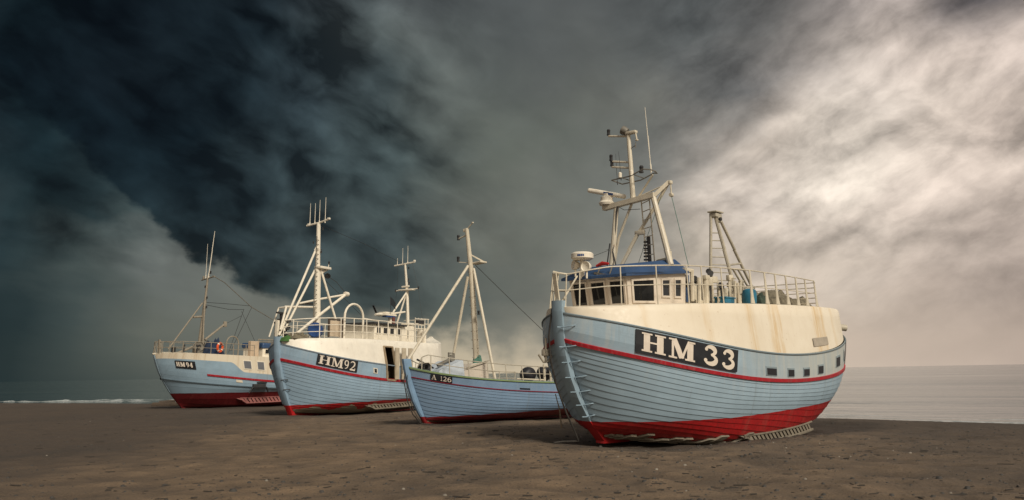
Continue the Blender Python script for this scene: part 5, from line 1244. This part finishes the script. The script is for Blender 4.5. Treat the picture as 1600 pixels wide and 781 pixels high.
H126 = boat_a126()

# ================================================================== farthest boat
def boat_hm94():
    L = 10.5
    lv = base_levels([(0, .12), (.5, .08), (1, .12)], [(0, .34), (.15, .28), (.4, .24), (.7, .35), (1, .8)], 1.5)
    lv.update(wl=lev(.50, [-.1315, .1143, .2795, .9377], 2.15, [1.7, 1.8, 1.7, 1.7]),
              rail=lev(.64, [2.4433, -1.7163, -.8538, 1.8769], 2.35, [1.6, 1.5, 1.7, 1.7]),
              stripe=lev(.76, [4.1701, -4.1241, -.218, 2.3719], 2.4, [1.55, 1.5, 1.7, 1.7]),
              sheer=lev(1.0, [3.2167, -4.35, 1.3726, 3.2607], 2.4, [1.5, 1.4, 1.7, 1.7]))
    h = Hull([-20.269, 51.763, -.224], [[-.61557, .78716, .03824], [-.78789, -.61577, -.00774], [.01745, -.03489, .99924]],
             [[.083, 0], [.583, .527], [1.036, 1.055], [1.416, 1.582], [1.727, 2.11], [1.968, 2.637], [2.181, 3.164], [2.221, 3.692]], stern_of(L, EP), lv)
    root = empty('fishing_boat', h.M, 'farthest fishing boat, smooth pale blue hull with HM 94 board and thin brown mast', 'boat', 'fishing boats on the beach')
    hm = hull_material('hull_paint_far', (.26, .37, .46), .50, red=(.17, .010, .014), joint=(1.5, .925, .835, 1.1), fade=.15)
    build_hull(h, hm, root, 8, .76, .50, [.5, .5, .52, .56, .6, .62], lap=.004, top_rows=3)
    bp = paint('stem_paint_far', (.24, .33, .40), .55, .2, .4, (.1, .09, .08)); rp = paint('stem_red_far', (.16, .012, .014), .55, .2, .2)
    build_stem(h, root, [bp, rp], .94, 3.22, .12, .03)
    mb = MB(); strip_on_hull(mb, h, .76, .262, .985, .13, .04); mb.build('stripe', M['red_stripe'], root)
    mb = MB(); strip_on_hull(mb, h, .64, .015, .985, .06, .05); mb.build('rubbing_strake', paint('rail_far', (.10, .14, .17), .6), root)
    T = np.linspace(0, 1, 60); A = h.level('sheer', T, .1); mb = MB()
    for s in (1, -1):
        rows = [h.level('sheer', T, 0), A] + [np.stack([A[:, 0], A[:, 1] * k, A[:, 2] + .05 * (1 - k)], -1) for k in (.6, .3, 0)]
        mb.grid(np.array(rows) * [1, s, 1], flip=s > 0)
    mb.build('deck', M['cream'], root)
    tab = [(270, .124), (277, .141), (309, .226), (316, .243)]
    bx = lambda a, b: ((a - 200) / 168., (b - 200) / 168.)
    number_board(h, root, 'HM94', [(*bx(210, 240), .22, .82), (*bx(244, 284), .22, .82), (*bx(294, 316), .20, .82), (*bx(320, 346), .20, .82)], (tab, 277, 308.5, .815, .905), .12, .34)
    for a, b in ((.405, .432), (.456, .481)):
        f = MB(); plate_on_hull(f, h, lambda aa, bb: a + (b - a) * aa, -.1, 1.1, .868, .955, .004, .02, 4, 3); fo = f.build('window', M['white_steel'], root)
        f = MB(); plate_on_hull(f, h, lambda aa, bb: a + (b - a) * aa, .02, .98, .876, .947, .024, .004, 4, 3); f.build('pane', paint('grey_shutter', (.16, .17, .19), .4, .2, .2), fo)
    f = MB(); plate_on_hull(f, h, lambda aa, bb: .366 + .024 * aa, 0, 1, .70, .735, .004, .02, 4, 3); f.build('patch_plate', M['cream'], root)
    mb = MB(); p = h.S(.45, .62); mb.bbox(tuple(p + [0, .12, .1]), (.9, .2, .3)); mb.tube([p + [.7, .1, -.3], p + [.5, .2, .05], p + [-.5, .2, .05], p + [-.7, .1, -.25]], .05); mb.bbox(tuple(p + [-.2, .12, .35]), (.7, .1, .08)); mb.build('boarding_step', M['dark'], root)
    bilge_grating(h, root, paint('grating_red', (.30, .11, .10), .7, .3, .4), .385, .62, .41, .32, 14, slat=.35)
    G = paint('brown_steel', (.27, .235, .18), .6, .25, .4, (.1, .07, .04), 2.0, rust=.5)
    tp = lambda t: h.level('sheer', t, .10) + np.array([0, 0, .68]); ft = lambda t: h.level('sheer', t, .06); mir = lambda f: (lambda t: f(t) * np.array([1, -1, 1]))
    railing(root, tp, ft, [.03, .075, .139, .181, .232, .291, .345, .373, .419, .45], r=.022, post_r=.024, mat=G)
    railing(root, mir(tp), mir(ft), [.03, .08, .14, .2, .26, .33, .4, .46], r=.022, post_r=.024, mat=G)
    mb = MB(); mb.tube([tp(.03), tp(.03) * [1, 0, 1] + [.12, 0, 0], tp(.03) * [1, -1, 1]], .022); mb.flat((2.0, .25, 3.25), (2.05, .25, 4.15), .12, .1, (1, 0, 0)); mb.build('bow_pulpit', G, root)
    mb = MB(); mb.tube([(-.72, 0, 3.3), (-.85, 0, 5.5), (-.92, 0, 6.7)], [.13, .11, .09], 12); mb.tube([(-.92, 0, 6.6), (-1.0, 0, 8.3)], [.075, .06], 10); mast = mb.build('mast', G, root)
    for p, q in (((-.75, 0, 6.55), (1.3, 0, 3.6)), ((-.82, .1, 6.6), (-.55, .75, 3.4))):
        sb = MB(); sb.tube([p, q], .045, 7); sb.build('mast_stay', G, mast)
    mb = MB(); mb.tube([(-.2, 0, 5.62), (-.85, 0, 5.7)], .07, 7); mb.tube([(-1.0, -.7, 8.05), (-1.0, .75, 8.22)], .045, 7); mb.bbox((-1, -.5, 8.2), (.1, .1, .2)); c = mb.build('crosstree', G, mast); nav_lamp(c, (-1.0, .25, 8.5), .1)
    whip(c, (-1.0, .05, 8.1), (-1.12, .22, 11.1), .03); whip(c, (-1.0, -.25, 8.1), (-1.0, -.3, 10.3), .018)
    for z, y in ((7.6, -.15), (7.25, -.05), (6.9, .14), (6.3, .16)): nav_lamp(mast, (-.95, y, z), .08)
    mb = MB(); mb.tube([(1.0, .2, 3.3), (-.66, .1, 3.95), (-2.42, 0, 5.3)], .07, 8); mb.bbox((-2.45, 0, 5.3), (.2, .14, .35)); mb.build('boom', G, root)
    mb = MB(); mb.lathe([(.3, -.2), (.3, -.15), (.14, -.12), (.14, .12), (.3, .15), (.3, .2)], (-.25, .7, 3.8), (.4, 1, 0), 16); mb.bbox((-.3, .6, 3.5), (.4, .6, .35)); mb.bbox((-.9, .5, 3.75), (.3, .3, .7)); mb.tube([(-1.1, .5, 4.1), (-.7, .5, 4.3)], .06); mb.build('winch', M['dull_steel'], root)
    mb = MB(); mb.bbox((1.25, .5, 3.55), (.2, .2, .35)); mb.build('mooring_bitt', M['dark'], root); mb = MB(); mb.tube([(.6, .5, 3.4), (.55, .5, 3.9)], .05); mb.build('bollard', M['dark'], root); mb = MB(); mb.bbox((.0, 1.1, 3.85), (.3, .12, .12)); mb.tube([(0.1, 1.1, 3.4), (0, 1.1, 3.85)], .04); mb.build('fairlead', M['dark'], root)
    mb = MB(); mb.tube([(-2.0, 1, 3.35), (-2.0, 1, 4.1)] + [(-2.43 + .43 * math.cos(R(a)), 1, 4.1 + .42 * math.sin(R(a))) for a in range(20, 180, 20)] + [(-2.87, 1, 4.1), (-2.87, 1, 3.35)], .04, 8); mb.build('hoop', G, root)
    wb = MB(); ctl = [(-1.0, .5, 8.28), (-2.0, .3, 7.95), (-4.34, 0, 6.53), (-6.2, 0, 5.75), (-8.8, 0, 5.15)]; wb.tube(ctl, .028, 6); wb.build('backstay', M['dull_steel'], mast)
    wb = MB(); wb.tube([(-.95, 0, 6.6), (-2.6, 0, 6.62), (-4.34, 0, 6.6)], .016, 5); wb.tube([(-.95, 0, 6.45), (-2.6, 0, 6.27), (-3.77, 0, 6.32)], .016, 5); wb.tube([(-3.77, 0, 6.35), (-2.84, 0, 3.5)], .016, 5); wb.tube([(-4.34, 0, 6.5), (-3.0, 0, 3.6)], .016, 5); wb.tube([(-3.6, 0, 6.2), (-5.0, 0, 3.9)], .012, 5); wb.tube([(-2.42, 0, 5.3), (-3.6, 0, 5.9)], .012, 5); wb.build('rigging', M['dark'], mast)
    # wheelhouse aft
    mb = MB(); mb.bbox((-4.1, .85, 3.75), (.62, .35, 1.05), None, .04); mb.build('companion_hatch', paint('hatch_cream', (.50, .39, .28), .6, .2, .4, (.25, .17, .1)), root)
    mb = MB(); mb.bbox((-5.6, .0, 3.5), (1.9, 2.2, .7), None, .05); wh = mb.build('wheelhouse', M['white_steel'], root)
    mb = MB(); mb.bbox((-5.6, 0, 4.0), (2.1, 2.4, .36), None, .1); mb.build('roof', M['blue_roof'], wh)
    for x in (-4.95, -5.35, -5.75): window_in(wh, [(x + .15, 1.10, 3.45), (x - .15, 1.10, 3.45), (x - .15, 1.10, 3.8), (x + .15, 1.10, 3.8)], M['white_steel'], .035, .03, .01)
    mb = MB()
    for z in (4.4, 4.25): mb.tube([(-4.4, .9, z), (-7.0, .9, z)], .035, 6)
    for x in (-4.4, -5.2, -6.0): mb.tube([(x, .9, 3.4), (x, .9, 4.4)], .03, 6)
    mb.build('upper_rail', G, root)
    zf = lambda x: deckz(h, 'sheer', x)
    # lifebuoy hung on the rail
    lo = empty('lifebuoy', at(h, -.90, 2.04, 3.78, R(22), R(90)), 'orange lifebuoy with pale bands hung on the rail of the farthest boat', 'lifebuoy')
    mb = MB(); seg = 36; P = []
    for i in range(seg + 1):
        a = 2 * math.pi * i / seg; P.append([((.245 + .075 * math.cos(b)) * math.cos(a), (.245 + .075 * math.cos(b)) * math.sin(a), .07 * math.sin(b)) for b in np.linspace(0, 2 * math.pi, 11)])
    mb.grid(P); ring = mb.build('ring', M['orange'], lo)
    for q in range(4):
        mb = MB(); P = []
        for i in range(4):
            a = math.pi / 4 + q * math.pi / 2 + (i / 3 - .5) * .26; P.append([((.245 + .079 * math.cos(b)) * math.cos(a), (.245 + .079 * math.cos(b)) * math.sin(a), .074 * math.sin(b)) for b in np.linspace(0, 2 * math.pi, 11)])
        mb.grid(P); mb.build('band', M['white_steel'], lo)
    def pilef(mb):
        rn = random.Random(2)
        P = [[((j / 13 - .5) * 1.1, (i / 9 - .5) * .7, max(0, 1 - max(abs(j / 6.5 - 1) ** 3, abs(i / 4.5 - 1) ** 3)) ** .5 * (.75 + .5 * mnoise.noise(Vector((j * .5, i * .6, 7))))) for j in range(14)] for i in range(10)]
        mb.grid(P, flip=True)
    loose_on(h, zf, 'flag_bundle', -1.0, 1.2, 'bundle of dark blue flags and cloth behind the orange lifebuoy', 'bundle', paint('navy_cloth', (.015, .032, .075), .9, .3, .2), pilef, .0)
    return h
H94 = boat_hm94()

# ================================================================== things on the sand
def ground_z(x, y): return float(sand_height(np.array([[x]]), np.array([[y]]))[0, 0])
def stake():
    x, y = 1.42, 26.0
    z = ground_z(x, y); mb = MB(); mb.tube([(x + .02, y, z - .2), (x - .04, y, z + .55), (x - .16, y + .02, z + 1.05)], [.024, .02, .015], 7)
    o = mb.build('wooden_stake', M['wood']); tag(o, 'thin leaning wooden stake in the sand left of the large near boat', 'stake')
stake()
def driftwood():
    x, y = -24.3, 59.0; z = ground_z(x, y); mb = MB(); mb.bbox((x, y, z + .12), (1.9, .35, .26), Matrix.Rotation(.25, 4, 'Z') , .05); mb.tube([(x - .5, y - .1, z + .25), (x + .5, y + .2, z + .32)], .1, 8)
    o = mb.build('driftwood', M['dark_wood']); tag(o, 'dark driftwood log at the water edge left of the farthest boat', 'driftwood')
driftwood()
def pole_far():
    x, y = -9.1, 36.0; z = ground_z(x, y)
def scatter():
    """pebbles, shells and torn weed, thickest along the boats"""
    rn = np.random.default_rng(5); peb = MB(); weed = MB()
    n = 0
    while n < 5200:
        d = 9.5 + 32 * rn.random() ** 1.6; a = rn.uniform(-.62, .60); x = d * math.tan(a); y = d
        dens = vnoise(np.array(x / 3.1), np.array(y / 2.0), 31)
        near = math.exp(-((x - 5.5) ** 2 / 40 + (y - 20.5) ** 2 / 16))
        if rn.random() > .10 + .55 * max(0, dens - .35) + .8 * near: continue
        n += 1; z = 0; s = .010 + .028 * rn.random() ** 3
        if rn.random() < .02: s *= 2.0
        P0 = (x, y)
        mbx = peb if rn.random() < .62 else weed
        if mbx is peb:
            q = [(s * math.cos(t) * (1 + .3 * rn.random()), s * math.sin(t) * (1 + .3 * rn.random())) for t in np.linspace(0, 2 * math.pi, 7)[:6]]
            peb.cur = int(rn.random() < .06)
            peb.pts.append((x, y, s, q, peb.cur)) if hasattr(peb, 'pts') else setattr(peb, 'pts', [(x, y, s, q, peb.cur)])
        else:
            L_ = s * rn.uniform(2, 7); th = rn.normal(0, .6); pt = (x, y, L_, th, s * .45)
            weed.pts.append(pt) if hasattr(weed, 'pts') else setattr(weed, 'pts', [pt])
    X = np.array([p[0] for p in peb.pts])[None]; Y = np.array([p[1] for p in peb.pts])[None]; Z = sand_height(X, Y)[0]
    for (x, y, s, q, cu), z in zip(peb.pts, Z):
        peb.cur = cu; peb.add([(x + a, y + b, z - .01) for a, b in q] + [(x + a * .6, y + b * .6, z + s * .55) for a, b in q] + [(x, y, z + s * .7)], [(i, (i + 1) % 6, 6 + (i + 1) % 6, 6 + i) for i in range(6)] + [(6 + i, 6 + (i + 1) % 6, 12) for i in range(6)], True)
    o = peb.build('pebbles', [paint('pebble_dark', (.05, .045, .04), .8, .4, 0, scale=4), paint('pebble_pale', (.22, .195, .16), .8, .3, 0, scale=4)], None, 60); tag(o, kind='stuff')
    X = np.array([p[0] for p in weed.pts])[None]; Y = np.array([p[1] for p in weed.pts])[None]; Z = sand_height(X, Y)[0]
    for (x, y, L_, th, w), z in zip(weed.pts, Z):
        c, s_ = math.cos(th), math.sin(th); pts = [(x + k * L_ * c - b * w * s_, y + k * L_ * s_ + b * w * c, z + hh) for k in (-.5, -.15, .2, .5) for b, hh in ((-1, .004), (0, .004 + w * .9), (1, .004))]
        fs = []
        for i in range(3):
            for j in range(2): fs.append((i * 3 + j, (i + 1) * 3 + j, (i + 1) * 3 + j + 1, i * 3 + j + 1))
        weed.add(pts, fs, True)
    o = weed.build('dry_seaweed', paint('dry_seaweed', (.035, .028, .022), .9, .4, 0, scale=4)); tag(o, kind='stuff')
scatter()
